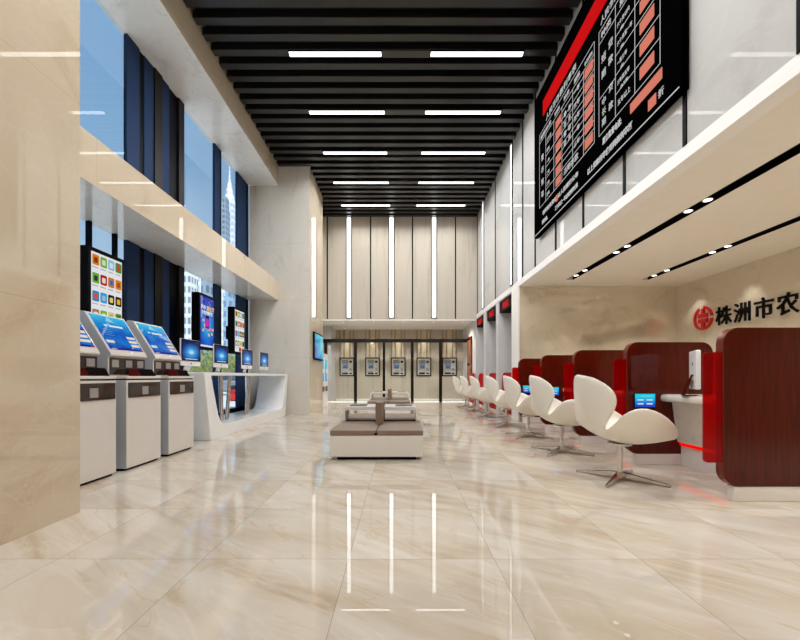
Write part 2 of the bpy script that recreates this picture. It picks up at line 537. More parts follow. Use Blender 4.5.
# ------------------------------------------------------------------ measures (metres; camera eye 1 m up, looks along +Y)
XR, XB = 2.66, 6.22            # hall right wall, teller back wall
XP, XF, XW = -2.38, -3.20, -3.97   # piers, upper beam / gallery face, window plane
ZC = 6.50                      # slat undersides
YF, YE = 13.36, 8.64           # upper far wall, teller end wall
YG, YA = 15.10, 16.30          # glazed partition, cash machine wall
YB = -3.2

# ------------------------------------------------------------------ room shell
mb = MB(); mb.box(XW-0.2, XB+0.2, YB-0.2, YA+0.2, -0.12, 0.0, M['floor'])
struct('floor', mb, label='polished cream marble tile floor of the hall', cat='floor')

mb = MB(); mb.box(XF-0.05, XR+0.1, YB-0.1, YF+0.1, 6.74, 6.86, M['void'])
ceil = struct('ceiling', mb, label='high black slatted ceiling over the hall', cat='ceiling')
PITCH = 0.2895
for k in range(-9, 27):
    y1 = 5.746 + PITCH * k
    if y1 > YF: break
    x0 = XF + 0.02
    if y1 > 10.13: x0 = XP
    if y1 > 11.9: x0 = -3.08
    mb = MB()
    xm0, xm1 = x0, XR - 0.005
    # folded-metal baffle: flat underside, hidden top
    mb.box(xm0, xm1, y1-0.136, y1, ZC, ZC+0.13, M['slat'])
    mb.build('slat', ceil, bevel=0.006, seg=1)
for r in (0, 1, 2, 3, 4):
    yc = 6.56 + 1.4475 * r
    mb = MB(); mb.box(-0.305, 0.51, yc-0.07, yc+0.07, ZC-0.012, ZC+0.0, M['cover'])
    mb.build('cover_plate', ceil)

# far upper wall, shallow ceiling over the cash lobby, lobby walls
mb = MB(); mb.box(-3.12, XR, YF, YF+0.12, 2.98, 6.74, M['far'])
wf = struct('wall_far', mb, label='beige stone upper wall at the far end of the hall')
for x in (-2.52, -1.02, 0.434, 1.926):
    mb = MB(); mb.box(x-0.02, x+0.02, YF-0.012, YF, 3.0, 6.6, M['black'])
    mb.build('dark_joint', wf)
mb = MB(); mb.box(-3.12, XR, YF+0.12, YA, 2.98, 3.12, M['white_paint'])
mb.box(-3.12, XR, YF, YF+0.12, 2.94, 2.98, M['white_paint'])
struct('ceiling_lobby', mb, label='low white ceiling over the cash machine lobby', cat='ceiling')
mb = MB(); mb.box(-3.3, XR+0.1, YA, YA+0.15, 0, 3.0, M['far'])
struct('wall_lobby', mb, label='stone wall holding the row of cash machines')
mb = MB(); mb.box(-3.3, -3.1, 11.85, YG, 0, 6.74, M['pier_grey_daylit']); mb.box(-3.3, -2.72, YG+0.06, YA, 0, 2.98, M['jamb'])
struct('wall_left_lobby', mb, label='pale side wall beyond the far left pier')
mb = MB(); mb.box(-2.7, XR-0.02, YA-0.05, YA, 0, 0.06, M['white_paint'])
struct('baseboard_lobby', mb, label='white skirting under the cash machines', cat='baseboard')

# right side
mb = MB()
mb.box(XR, XR+0.15, YB, YA, 3.15, 6.74, M['wall_light'])
wr = struct('wall_right', mb, label='light stone upper wall on the right of the hall')
for y in (1.55, 2.55, 3.587, 4.555, 5.575, 6.56, 7.56, 8.33, 10.72, 13.2):
    mb = MB(); mb.box(XR-0.014, XR, y-0.022, y+0.022, 3.15, 6.70, M['black'])
    mb.build('dark_joint', wr)
mb = MB(); mb.box(XR-0.006, XR+0.15, YB, YF, 3.02, 3.15, M['white_paint'])
struct('trim_1', mb, label='white edge band under the right upper wall', cat='trim')
# portals: piers and lintels
mb = MB()
for y0, y1 in ((YE+0.125, 9.14), (10.40, 10.67), (11.90, 12.26), (13.47, 14.16), (15.06, YA)):
    mb.box(XR, 3.95, y0, y1, 0, 3.02, M['jamb'])
mb.box(XR, 3.95, 14.16, 15.06, 2.5, 3.02, M['jamb'])
mb.box(3.95, 4.05, YE+0.125, YA, 0, 3.02, M['jamb'])
struct('wall_right_portals', mb, label='pale grey piers between the three right openings')
mb = MB(); mb.box(XR-0.012, XR+0.02, YE-0.02, 9.14, 0, 3.02, M['white_paint'])
struct('trim_2', mb, label='white corner pier at the end of the teller bay', cat='trim')
mb = MB(); mb.box(XR+0.01, 3.95, 9.14, 13.47, 3.0, 3.14, M['jamb'])
struct('ceiling_portals', mb, label='low ceiling inside the right openings', cat='ceiling')
# teller bay
M['beige_polished'] = stone('beige_polished', C(208, 196, 174), C(192, 177, 152), C(219, 209, 191), 1.4, 0.0, 3.0)
mb = MB(); mb.box(XR+0.02, XB, YE, YE+0.12, 0, 3.02, M['beige_polished'])
struct('wall_end', mb, label='beige marble end wall of the teller bay')
mb = MB(); mb.box(XB, XB+0.15, YB, YE+0.12, 0, 3.2, M['beige'])
struct('wall_teller', mb, label='beige marble back wall carrying the bank sign')
mb = MB()
for x0, x1 in ((XR+0.15, 3.46), (3.62, 5.03), (5.19, XB)):
    mb.box(x0, x1, YB, 8.06, 3.02, 3.14, M['soffit_paint'])
mb.box(XR+0.15, XB, 8.06, YE, 3.02, 3.14, M['soffit_paint'])
cs = struct('ceiling_teller', mb, label='low cream ceiling over the teller counters', cat='ceiling')
for x0, x1 in ((3.46, 3.62), (5.03, 5.19)):
    mb = MB(); mb.box(x0, x1, YB, 8.06, 3.10, 3.13, M['black'])
    mb.box(x0, x0+0.004, YB, 8.06, 3.021, 3.10, M['black']); mb.box(x1-0.004, x1, YB, 8.06, 3.021, 3.10, M['black'])
    mb.build('light_slot', cs)
mb = MB(); mb.box(-2.38, XB+0.1, YB-0.15, YB, 0, 6.86, M['beige'])
struct('wall_back', mb, label='beige wall behind the viewpoint')

# left side
mb = MB(); mb.box(XW, -2.36, YB, 2.84, 0, 6.74, M['tan'])
struct('wall_left', mb, label='tan marble pier at the left edge of the photo')
mb = MB()
mb.box(XW, XP, 10.13, 11.85, 0, 6.74, M['tan'])
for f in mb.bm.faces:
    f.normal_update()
    if abs(f.normal.y) > 0.9: f.material_index = mb.mi(M['pier_grey_daylit'])  # front and rear faces carry the painted daylight grey
struct('wall_left_pier', mb, label='far left marble pier carrying the wall television')
mb = MB()
mb.prism([(XF, 6.02), (XF, 6.74), (XW-0.1, 6.74), (XW-0.1, 6.02)], 'y', 2.84, 10.13, M['tan'])
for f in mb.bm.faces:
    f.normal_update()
    if abs(f.normal.z) > 0.9: f.material_index = mb.mi(M['daylit_grey_stone'])  # underside of the tan beam coloured as if in daylight
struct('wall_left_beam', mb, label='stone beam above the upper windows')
mb = MB()
mb.prism([(XF, 3.0), (XF, 3.51), (XW-0.1, 3.51), (XW-0.1, 3.0)], 'y', 2.84, 10.13, M['tan'])
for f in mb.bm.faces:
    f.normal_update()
    if abs(f.normal.z) > 0.9: f.material_index = mb.mi(M['daylit_grey_stone'])  # band underside gets the same daylight tone as colour
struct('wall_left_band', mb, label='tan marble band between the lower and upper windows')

# windows
def window(name, y0, y1, z0, z1, bars, label):
    mb = MB()
    e = 0.05
    for a in ((y0, y1, z0, z0+e*2 if z0 < 1 else z0+0.01),):
        mb.box(XW-0.07, XW-0.01, a[0], a[1], a[2], a[3], M['blue_black'])
    w = struct(name, mb, label=label, cat='window')
    g = MB(); g.box(XW-0.044, XW-0.038, y0, y1, z0+0.005, z1, M['glass'])
    g.build('pane', w)
    for b0, b1, m in bars:
        k = MB(); k.box(XW-0.06, XW-0.01, b0, b1, z0, z1, m)
        k.build('mullion', w)
    return w
window('window_1', 2.84, 5.63, 3.51, 6.02, [], 'near upper window full of blue sky')
window('window_2', 7.08, 10.13, 3.51, 6.02, [(8.28, 8.50, M['blue_dark']), (8.50, 8.58, M['blue_black']), (9.42, 9.95, M['blue_dark']), (9.95, 10.12, M['blue_black'])],
       'far upper window showing the white spire')
window('window_3', 2.84, 5.63, 0.14, 3.0, [(4.93, 4.98, M['blue_black']), (5.38, 5.43, M['blue_black'])], 'near lower window behind the kiosks')
window('window_4', 7.08, 10.13, 0.14, 3.0, [(8.28, 8.50, M['blue_dark']), (8.50, 8.58, M['blue_black']), (9.42, 9.95, M['blue_dark']), (9.95, 10.12, M['blue_black'])],
       'far lower window behind the white desk')
mb = MB(); mb.box(XW-0.12, XW, 2.84, 10.13, 0, 0.14, M['daylit_grey_stone'])
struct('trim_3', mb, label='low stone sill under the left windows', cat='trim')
mb = MB(); mb.box(XW-0.08, XW-0.055, 5.64, 7.08, 0, 6.74, M['blue_black'])
w0 = struct('trim_4', mb, label='dark clad column between the left windows', cat='trim')
strips = [(5.63, 5.90, 'blue_dark', 0.05), (5.90, 6.02, 'blue_black', 0.02), (6.02, 6.25, 'blue_dark', 0.04), (6.25, 6.45, 'brown_black', 0.07),
          (6.45, 6.67, 'blue_dark', 0.04), (6.67, 6.93, 'blue_black', 0.02), (6.93, 7.10, 'brown_black', 0.07)]
for y0, y1, mm, d in strips:
    mb = MB(); mb.box(XW-0.055, XW-0.055+d*0.7, y0, y1, 0, 6.74, M[mm])
    mb.build('cladding_strip', w0)

# ------------------------------------------------------------------ lights
ORD = ['nearest the camera', 'second from the camera', 'third from the camera', 'fourth from the camera', 'nearest the far wall']
def spot(name, loc, energy, angle=1.7, blend=0.6, col=(1, 0.98, 0.95), r=0.04, rot=(0, 0, 0)):
    l = bpy.data.lights.new(name, 'SPOT'); l.energy = energy; l.spot_size = angle; l.spot_blend = blend
    l.color = col; l.shadow_soft_size = r
    o = bpy.data.objects.new(name, l); COL.objects.link(o); o.location = loc; o.rotation_euler = rot
    return o
proto = thing('ceiling_light', '', 'light', (0, 0, ZC-0.018), 0, 'ceiling light strips')
mb = MB(); mb.box(-0.79, 0.79, -0.062, 0.062, 0.0, 0.018, M['black']); mb.build('frame', proto)
mb = MB(); mb.box(-0.78, 0.78, -0.046, 0.046, -0.006, 0.0, M['lamp']); mb.build('diffuser', proto)
first = True
for r in (-5, -4, -3, -2, -1, 0, 1, 2, 3, 4):
    y = 6.547 + 1.4475 * r
    for s, xc in (('left', -1.10), ('right', 1.305)):
        if r >= 0: lb = 'white %s ceiling light strip in the row %s' % (s, ORD[r])
        else: lb = 'white ceiling light strip above the camera, out of view'
        if first:
            o = proto; o.location = (xc, y, ZC-0.018); o['label'] = lb; first = False
        else:
            o = dup(proto, (xc, y, ZC-0.018), lb)
        for dx in (-0.5, 0.5):
            spot('strip_lamp', (xc+dx, y, ZC-0.03), 52, 2.9, 0.5, (0.985, 0.99, 1.0), 0.0)
for s, x in (('left', -1.77), ('middle', -0.295), ('right', 1.18)):
    t = thing('wall_light', '%s tall white light strip on the far upper wall' % s, 'light', (x, YF, 3.02), 0, 'far wall light strips')
    mb = MB(); mb.box(-0.10, 0.10, -0.02, 0.0, 0, 3.5, M['black']); mb.build('frame', t)
    mb = MB(); mb.box(-0.068, 0.068, -0.026, -0.02, 0.03, 3.48, M['wall_lamp']); mb.build('diffuser', t)
for lb, y in (('tall light strip on the right wall above the first opening', 9.16), ('tall light strip on the right wall nearest the far end', 12.28)):
    t = thing('wall_light', lb, 'light', (XR, y, 3.16), 0, 'right wall light strips')
    mb = MB(); mb.box(-0.02, 0, -0.085, 0.085, 0, 3.5, M['black']); mb.build('frame', t)
    mb = MB(); mb.box(-0.0215, -0.02, -0.045, 0.045, 0.03, 3.48, M['wall_lamp']); mb.build('diffuser', t)

def spot(name, loc, energy, angle=1.7, blend=0.6, col=(1, 0.98, 0.95), r=0.04, rot=(0, 0, 0)):
    l = bpy.data.lights.new(name, 'SPOT'); l.energy = energy; l.spot_size = angle; l.spot_blend = blend
    l.color = col; l.shadow_soft_size = r
    o = bpy.data.objects.new(name, l); COL.objects.link(o); o.location = loc; o.rotation_euler = rot
    return o
WORD = {4.43: 'nearest', 4.73: 'second nearest', 6.0: 'third', 6.3: 'fourth', 7.37: 'fifth', 7.74: 'farthest'}
dl = None
for slot, x, ys in (('hall-side', 3.54, (0.0, 0.3, 1.5, 1.8, 2.9, 3.2, 4.43, 4.73, 6.0, 6.3, 7.37, 7.74)),
                    ('wall-side', 5.11, (0.0, 0.3, 1.5, 1.8, 2.9, 3.2, 4.43, 4.73, 6.0, 6.3, 7.37, 7.74))):
    for i, y in enumerate(ys):
        vis = y in WORD and not (slot == 'wall-side' and y < 5)
        lb = '%s downlight in the %s ceiling slot' % (WORD[y], slot) if vis else 'downlight in the teller ceiling slots, out of view'
        if dl is None:
            dl = thing('downlight', lb, 'light', (x, y, 3.03), 0, 'teller ceiling downlights')
            mb = MB(); mb.tube((0, 0, 0), (0, 0, 0.07), 0.056, M['chrome'], 0.05, 24); mb.build('ring', dl)
            mb = MB(); mb.tube((0, 0, -0.004), (0, 0, 0.0), 0.042, M['down_lens'], n=24); mb.build('lens', dl)
        else:
            dup(dl, (x, y, 3.03), lb)
        if i % 2 == 0:
            spot('downlight_lamp', (x, y + 0.15, 3.0), 80)
# scallops on the sign wall
for y in (1.2, 2.6, 4.0, 5.4, 6.8, 8.0):
    spot('wall_washer_lamp', (XB-0.28, y, 3.0), 20, 1.3, 0.5)
for k in range(5):
    x = (353 - 400 - 6 + 25.6*k) * 0 + (-2.245 + 1.084*k)
    spot('lobby_lamp', (x, YA-0.28, 2.95), 50, 1.2, 0.6)
    spot('lobby_lamp', (x, 14.4, 2.95), 70, 2.6, 0.6)
dlo = None
for row, y in (('front', 13.95), ('back', 15.75)):
    for k, nm in enumerate(('leftmost', 'second', 'middle', 'fourth', 'rightmost')):
        x = -2.245 + 1.084*k + (0.2 if row == 'front' else 0)
        lb = 'tiny %s round downlight in the %s row of the lobby ceiling' % (nm, row)
        if dlo is None:
            dlo = thing('lobby_downlight', lb, 'light', (x, y, 2.975), 0, 'lobby ceiling downlights')
            mb = MB(); mb.tube((0, 0, -0.004), (0, 0, 0.005), 0.034, M['chrome'], n=16); mb.build('ring', dlo)
            mb = MB(); mb.tube((0, 0, -0.008), (0, 0, -0.004), 0.022, M['down_lens'], n=16); mb.build('lens', dlo)
        else:
            dup(dlo, (x, y, 2.975), lb)

# ------------------------------------------------------------------ cash machine lobby
NM = ('leftmost', 'second from left', 'middle', 'second from right', 'rightmost')
for k in range(5):
    x = (347.0 + 25.6*k - 400) / 385 * YA
    t = thing('cash_machine', '%s cash machine in the wall behind the glass partition' % NM[k], 'cash machine', (x, YA, 1.02), 0, 'cash machines in the lobby wall')
    mb = MB()
    mb.box(-0.31, 0.31, -0.05, 0, 0, 0.045, M['black']); mb.box(-0.31, 0.31, -0.05, 0, 0.735, 0.78, M['black'])
    mb.box(-0.31, -0.265, -0.05, 0, 0.045, 0.735, M['black']); mb.box(0.265, 0.31, -0.05, 0, 0.045, 0.735, M['black'])
    mb.build('surround', t)
    mb = MB(); mb.box(-0.265, 0.265, -0.02, 0, 0.045, 0.735, M['atm_white']); mb.build('fascia', t)
    mb = MB(); mb.box(-0.21, 0.06, -0.035, -0.02, 0.52, 0.68, M['slot_grey']); mb.build('hood', t)
    mb = MB(); mb.box(-0.19, 0.05, -0.04, -0.02, 0.30, 0.50, M['atm_grey']); mb.build('bezel', t)
    flat((-0.16, -0.042, 0.33), (0.19, 0, 0), (0, 0, 0.15), [(0, 0, 1, 1, lit(60, 104, 160), 0), (0.1, 0.55, 0.9, 0.85, lit(96, 140, 190), 0.001)]).build('screen', t)
    mb = MB(); mb.box(0.10, 0.21, -0.035, -0.02, 0.56, 0.65, M['dark_glossy']); mb.build('camera_window', t)
    mb = MB(); mb.prism([(-0.02, 0.22), (-0.10, 0.20), (-0.10, 0.17), (-0.02, 0.14)], 'x', -0.2, 0.05, M['atm_grey']); mb.build('shelf', t)
    mb = MB(); mb.box(-0.2, 0.05, -0.03, -0.02, 0.075, 0.135, M['dark_glossy']); mb.build('cash_slot', t)
    mb = MB(); mb.box(0.10, 0.21, -0.03, -0.02, 0.08, 0.14, M['dark_glossy']); mb.build('receipt_slot', t)
    mb = MB()
    for q in range(3):
        for w in range(3): mb.box(0.11+q*0.034, 0.137+q*0.034, -0.032, -0.02, 0.22+w*0.04, 0.25+w*0.04, M['slot_grey'])
    mb.build('keypad', t)
    t = thing('batten_panel', 'group of thin upright battens above the %s cash machine' % NM[k], 'wall panel', (x, YA-0.003, 1.80), 0, 'batten panels above the cash machines')
    for q, (dx, w, mm) in enumerate(((-0.29, 0.022, 'batten_d'), (-0.21, 0.03, 'batten_l'), (-0.12, 0.022, 'batten_d'), (-0.06, 0.05, 'batten_l'), (0.01, 0.05, 'batten_l'),
                                     (0.075, 0.05, 'batten_l'), (0.125, 0.022, 'batten_d'), (0.2, 0.03, 'batten_l'), (0.28, 0.022, 'batten_d'))):
        mb = MB(); mb.box(dx-w/2, dx+w/2, -0.035, 0, 0, 1.17, M[mm]); mb.build('batten', t)

t = thing('glass_partition', 'dark framed glass partition across the cash machine lobby', 'partition', (0, YG, 0))
XH0, XH1 = -3.10, 2.64
mb = MB(); mb.box(XH0, XH1, -0.05, 0.05, 2.335, 2.47, M['frame_brown']); mb.build('header', t, bevel=0.004)
mull = [(-2.90, 0.10), (-1.745, 0.115), (-0.63, 0.10), (0.48, 0.11), (1.59, 0.12)]
for x, w in mull:
    mb = MB(); mb.box(x-w/2, x+w/2, -0.045, 0.045, 0.0, 2.335, M['frame_brown']); mb.build('mullion', t, bevel=0.004)
mb = MB(); mb.box(XH0, XH1, -0.02, 0.02, 0, 0.03, M['glow']); mb.build('lit_threshold', t)
edges = [-2.85, -1.745, -0.63, 0.48, 1.59, 2.64]
for a, b in zip(edges[:-1], edges[1:]):
    mb = MB(); mb.box(a+0.055, b-0.06, -0.006, 0.006, 0.03, 2.335, M['glass_in']); mb.build('pane', t)
mb = MB(); mb.box(-3.08, -2.84, 14.7, 15.0, 1.83, 2.3, M['black']); mb.box(-3.06, -2.9, 14.695, 14.7, 1.86, 2.27, M['slot_grey'])
tag(mb.build('door_closer_box'), 'small dark box mounted under the left end of the partition header', 'box')

t = thing('service_machine', 'white self-service machine with cyan screens beyond the far left pier', 'machine', (-2.47, 12.05, 0))
mb = MB(); mb.box(-0.62, 0, 0, 1.12, 0.0, 1.75, M['white_gloss']); mb.build('cabinet', t, bevel=0.01)
for y0 in (0.10, 0.62):
    flat((0.006, y0, 0.85), (0, 0.40, 0), (0, 0, 0.72), [(0, 0, 1, 1, M['cyan'], 0), (0.2, 0.38, 0.8, 0.55, M['lit_cream'], 0.004)]).build('screen', t)
    mb = MB(); mb.box(0, 0.03, y0+0.08, y0+0.32, 0.52, 0.68, M['dark_glossy']); mb.build('reader', t)

t = thing('wall_television', 'wall television showing cyan blue on the far left pier', 'television', (XP, 10.50, 1.47))
mb = MB(); mb.box(0.0, 0.05, 0, 1.18, 0, 0.76, M['black']); mb.build('casing', t, bevel=0.006)
flat((0.052, 0.04, 0.04), (0, 1.10, 0), (0, 0, 0.68), [(0, 0, 1, 1, M['cyan'], 0)]).build('screen', t)

mb = MB(); mb.box(XR-0.03, XR+0.06, 14.16, 15.06, 0, 2.5, M['mahogany'])
d = struct('door_1', mb, label='dark red framed door on the right beside the glass partition', cat='door')
mb = MB(); mb.box(XR-0.04, XR-0.03, 14.30, 14.92, 1.5, 2.38, M['door_wood']); mb.box(XR-0.04, XR-0.03, 14.30, 14.92, 0.15, 1.4, M['door_wood']); mb.build('door_panel', d)

# ------------------------------------------------------------------ portal signs and red counter fronts
for nm, y0, y1, txt in (('nearest', 9.14, 10.40, '现金区'), ('middle', 10.67, 11.90, '现金区'), ('farthest', 12.26, 13.47, '现金区')):
    t = thing('led_sign', 'black header box with red LED characters over the %s right opening' % nm, 'sign', (XR+0.03, (y0+y1)/2, 2.71), 0, 'LED signs over the openings')
    h = (y1-y0)/2 - 0.005
    mb = MB(); mb.box(0, 0.75, -h, h, 0, 0.285, M['black']); mb.build('housing', t)
    mb = MB(); mb.text(txt, (-0.006, 0.30, 0.065), (0, -1, 0), (0, 0, 1), 0.19, M['led_text'], 0.004); mb.build('lettering', t)
for nm, y0, y1 in (('nearest', 9.2, 10.28), ('middle', 10.72, 11.80), ('farthest', 12.32, 13.36)):
    t = thing('red_counter', 'red rounded counter front in the %s right opening' % nm, 'counter', (2.72, (y0+y1)/2, 0), 0, 'red counter fronts')
    h = (y1-y0)/2
    mb = MB(); mb.prism(rrect(-h, h, 0.06, 1.10, 0.2), 'x', 0.0, 0.06, M['red_panel']); mb.build('front_panel', t, bevel=0.006)
    mb = MB(); mb.box(0.02, 0.4, -h+0.06, h-0.06, 0.0, 0.06, M['white_paint']); mb.build('plinth', t)
    mb = MB(); mb.box(0.065, 0.5, -h+0.05, h-0.05, 0.72, 0.80, M['counter_stone']); mb.box(0.07, 0.4, -h+0.1, h-0.1, 0.06, 0.72, M['counter_stone']); mb.build('desk_body', t)
t = thing('red_counter', 'red rounded standing panel beside the dark red door', 'counter', (2.56, 13.86, 0), 0, 'red counter fronts')
mb = MB(); mb.prism(rrect(-0.42, 0.28, 0.06, 1.12, 0.15), 'x', 0, 0.05, M['red_panel']); mb.build('front_panel', t, bevel=0.005)
mb = MB(); mb.box(-0.02, 0.07, -0.3, 0.2, 0.0, 0.06, M['white_paint']); mb.build('plinth', t)

# ------------------------------------------------------------------ teller bay
PY = (3.07, 4.375, 5.695, 7.02, 8.34)
PN = ('nearest the camera, cut by the right edge', 'second from the camera', 'third from the camera', 'fourth from the camera', 'nearest the end wall')
dv = None
for i, y in enumerate(PY):
    lb = 'rounded mahogany teller divider %s' % PN[i]
    if dv is None:
        dv = thing('teller_divider', lb, 'divider', (2.58, y, 0), 0, 'mahogany dividers between teller windows')
        mb = MB(); mb.prism(rrect(0, 0.98, 0.12, 1.392, 0.125, 8), 'y', 0, 0.08, M['mahogany'], M['mahogany_edge'])
        mb.build('panel', dv, bevel=0.006)
        mb = MB(); mb.box(0.09, 0.9, 0.005, 0.075, 0.0, 0.12, M['white_gloss']); mb.build('plinth', dv, bevel=0.004)
        mb = MB(); mb.prism(rrect(-0.145, -0.002, 0.31, 1.196, 0.035, 5, 'ad'), 'y', 0.012, 0.03, M['acrylic']); mb.build('red_fin', dv)
    else:
        dup(dv, (2.58, y, 0), lb)
tb = None
for i, nm in ((1, 'facing the nearest white chair'), (2, 'on the third divider from the camera, behind the nearest chair'), (3, 'on the fourth divider from the camera'), (4, 'on the divider nearest the end wall')):
    lb = 'small blue customer screen %s' % nm
    if tb is None:
        tb = thing('customer_screen', lb, 'screen', (2.655, PY[i], 0.65), 0, 'blue screens on the dividers')
        mb = MB(); mb.box(0, 0.235, -0.018, 0, 0, 0.158, M['black']); mb.build('casing', tb)
        flat((0.004, -0.020, 0.004), (0.227, 0, 0), (0, 0, 0.15), [(0, 0, 1, 1, M['tablet'], 0), (0.12, 0.50, 0.42, 0.58, M['lit_white'], 0.002), (0.57, 0.50, 0.87, 0.58, M['lit_white'], 0.002),
             (0.12, 0.2, 0.42, 0.29, M['lit_white'], 0.002), (0.57, 0.2, 0.87, 0.29, M['lit_white'], 0.002), (0.3, 0.78, 0.85, 0.86, lit(130, 225, 240), 0.002)]).build('screen', tb)
    else:
        dup(tb, (2.655, PY[i], 0.65), lb)
tc_ = None
for i, nm in enumerate(('between the two nearest dividers, with the white monitor', 'in the second bay from the camera', 'in the third bay from the camera', 'in the bay nearest the end wall')):
    lb = 'pale stone teller counter %s' % nm
    y = PY[i] + 0.085
    L = 1.215
    if tc_ is None:
        tc_ = thing('teller_counter', lb, 'counter', (3.15, y, 0), 0, 'stone teller counters')
        mb = MB(); mb.prism(rrect(-0.19, 0.62, 0.715, 0.80, 0.035, 5, 'ad'), 'y', 0.0, L, M['counter_stone']); mb.build('worktop', tc_)
        mb = MB(); mb.prism([(0.0, 0.26), (-0.065, 0.715), (0.55, 0.715), (0.55, 0.26)], 'y', 0.0, L, M['counter_stone']); mb.build('apron', tc_)
        mb = MB(); mb.box(0.02, 0.5, 0.0, L, 0.222, 0.258, M['red_led']); mb.build('red_light_strip', tc_)
        mb = MB(); mb.box(0.04, 0.5, 0.0, L, 0.0, 0.222, M['white_gloss']); mb.build('plinth', tc_)
    else:
        dup(tc_, (3.15, y, 0), lb)

def imac(name, label, loc, rz, group=None):
    """local: screen faces +x, width along y"""
    t = thing(name, label, 'computer', loc, rz, group)
    mb = MB(); mb.prism(rrect(-0.28, 0.28, 0.10, 0.51, 0.012, 3), 'x', -0.022, 0.0, M['white_gloss']); mb.build('casing', t, bevel=0.004)
    mb = MB(); mb.box(0.0, 0.003, -0.276, 0.276, 0.175, 0.506, M['black']); mb.build('bezel', t)
    flat((0.0045, -0.255, 0.195), (0, 0.51, 0), (0, 0, 0.29), [(0, 0, 1, 1, M['fan'], 0), (0.16, 0.02, 0.84, 0.055, M['lit_white'], 0.001)]).build('screen', t)
    mb = MB(); mb.tube((0.001, 0, 0.137), (0.003, 0, 0.137), 0.013, M['black'], n=12); mb.build('badge', t)
    mb = MB()
    mb.prism([(-0.022, 0.26), (-0.022, 0.18), (-0.075, 0.01), (-0.085, 0.01)], 'y', -0.085, 0.085, M['chrome'])
    mb.box(-0.09, 0.09, -0.09, 0.09, 0.0, 0.01, M['chrome']); mb.build('stand', t)
    return t

# clerk monitor, seen from its white back
t = thing('clerk_monitor', 'white desktop monitor turned away on the nearest stone counter', 'monitor', (3.04, 3.97, 0.80), math.radians(-27))
mb = MB(); mb.prism(rrect(-0.165, 0.165, 0.07, 0.465, 0.018, 4), 'x', -0.02, 0.02, M['white_desk']); mb.build('casing', t, bevel=0.008)
flat((0.021, -0.15, 0.13), (0, 0.30, 0), (0, 0, 0.32), [(0, 0, 1, 1, M['black'], 0)]).build('screen', t)
mb = MB(); mb.prism([(-0.02, 0.22), (-0.02, 0.19), (-0.095, 0.0), (-0.105, 0.0), (-0.105, 0.012)], 'y', -0.06, 0.06, M['chrome'])
mb.box(-0.105, 0.02, -0.06, 0.06, 0.0, 0.008, M['chrome']); mb.build('stand', t)
mb = MB(); mb.tube((-0.024, 0, 0.33), (-0.02, 0, 0.33), 0.02, M['pad'], n=16); mb.build('badge', t)

# bank sign
SX = XB
t = thing('bank_emblem', 'round red bank emblem left of the black wall characters', 'emblem', (SX, 7.88, 2.19))
mb = MB()
R1, R0 = 0.245, 0.198
def arc(a0, a1, n=24):
    o_ = [(-(R1*math.cos(a0+(a1-a0)*k/n)), R1*math.sin(a0+(a1-a0)*k/n)) for k in range(n+1)]
    i_ = [(-(R0*math.cos(a0+(a1-a0)*k/n)), R0*math.sin(a0+(a1-a0)*k/n)) for k in range(n+1)]
    return o_ + i_[::-1]
mb.prism(arc(math.radians(6), math.radians(84)), 'x', -0.035, 0.0, M['sign_red'])
mb.prism(arc(math.radians(118), math.radians(354)), 'x', -0.035, 0.0, M['sign_red'])
mb.build('ring', t)
mb = MB()
for y0, y1, z0, z1 in ((-0.032, 0.032, 0.10, 0.20), (-0.118, 0.118, 0.012, 0.095), (-0.118, 0.118, -0.095, -0.012), (-0.036, 0.036, -0.205, -0.095)):
    mb.box(-0.035, 0.0, y0, y1, z0, z1, M['sign_red'])
mb.build('inner_mark', t)
chars = '株洲市农村信用联社'
for k, ch in enumerate(chars):
    y = 7.40 - 0.408 * k
    where = ['beside the red emblem', 'second from the emblem', 'third from the emblem', 'at the right edge of the photo'][k] if k < 4 else 'beyond the right edge, mirrored in the end wall'
    mb = MB(); mb.text(ch, (SX, y+0.18, 2.03), (0, -1, 0), (0, 0, 1), 0.375, M['sign_black'], 0.02, bold=0.006)
    o = mb.build('sign_character')
    o['label'] = 'black wall character %s' % where if k >= 4 else 'black wall character %s, %s' % (ch, where)
    o['category'] = 'sign character'
    o['group'] = 'black characters of the bank sign'

# ------------------------------------------------------------------ rate board (faces -x, reads towards -y)
BX = XR - 0.0845
t = thing('rate_board', 'black interest rate board with red band high on the right wall', 'board', (BX, 5.44, 3.63))
def by(y): return y - 5.44
def bz(z): return z - 3.63
mb = MB(); mb.box(0, 0.07, by(3.52), by(7.36), 0, 2.62, M['board'])
mb.build('panel', t, bevel=0.004)
mb = MB(); mb.box(-0.005, 0.0, by(3.55), by(7.33), 0.035, 0.045, M['board_white']); mb.build('edge_line', t)
mb = MB(); mb.box(-0.008, 0, by(3.95), by(6.92), bz(5.68), bz(5.95), M['board_red']); mb.build('red_band', t)
lw = 0.0045
def hline(mb, ya, yb, z): mb.box(-0.004, 0, by(ya), by(yb), bz(z)-lw/2, bz(z)+lw/2, M['board_white'])
def vline(mb, y, z0, z1): mb.box(-0.004, 0, by(y)-lw/2, by(y)+lw/2, bz(z0), bz(z1), M['board_white'])
mb = MB()
A1, A0 = 7.10, 5.10
cA = (7.10, 6.80, 6.44, 6.12, 5.74, 5.40, 5.10)
zA = [5.44, 5.28] + [5.28 - 0.197*k for k in range(1, 7)] 
for z in zA[:2] + [4.10]: hline(mb, A1, A0, z)
for z in zA[2:]: hline(mb, 6.80, A0, z - 0.0)
for y in (cA[0], cA[-1]): vline(mb, y, 4.10, 5.44)
for y in cA[1:-1]: vline(mb, y, 4.10, 5.28)
for z in (5.20, 5.0, 4.8, 4.6, 4.4): hline(mb, 6.12, A0, z)
mb.build('left_table_grid', t)
mb = MB()
B1, B0 = 4.98, 3.81
for z in (5.44, 5.28): hline(mb, B1, B0, z)
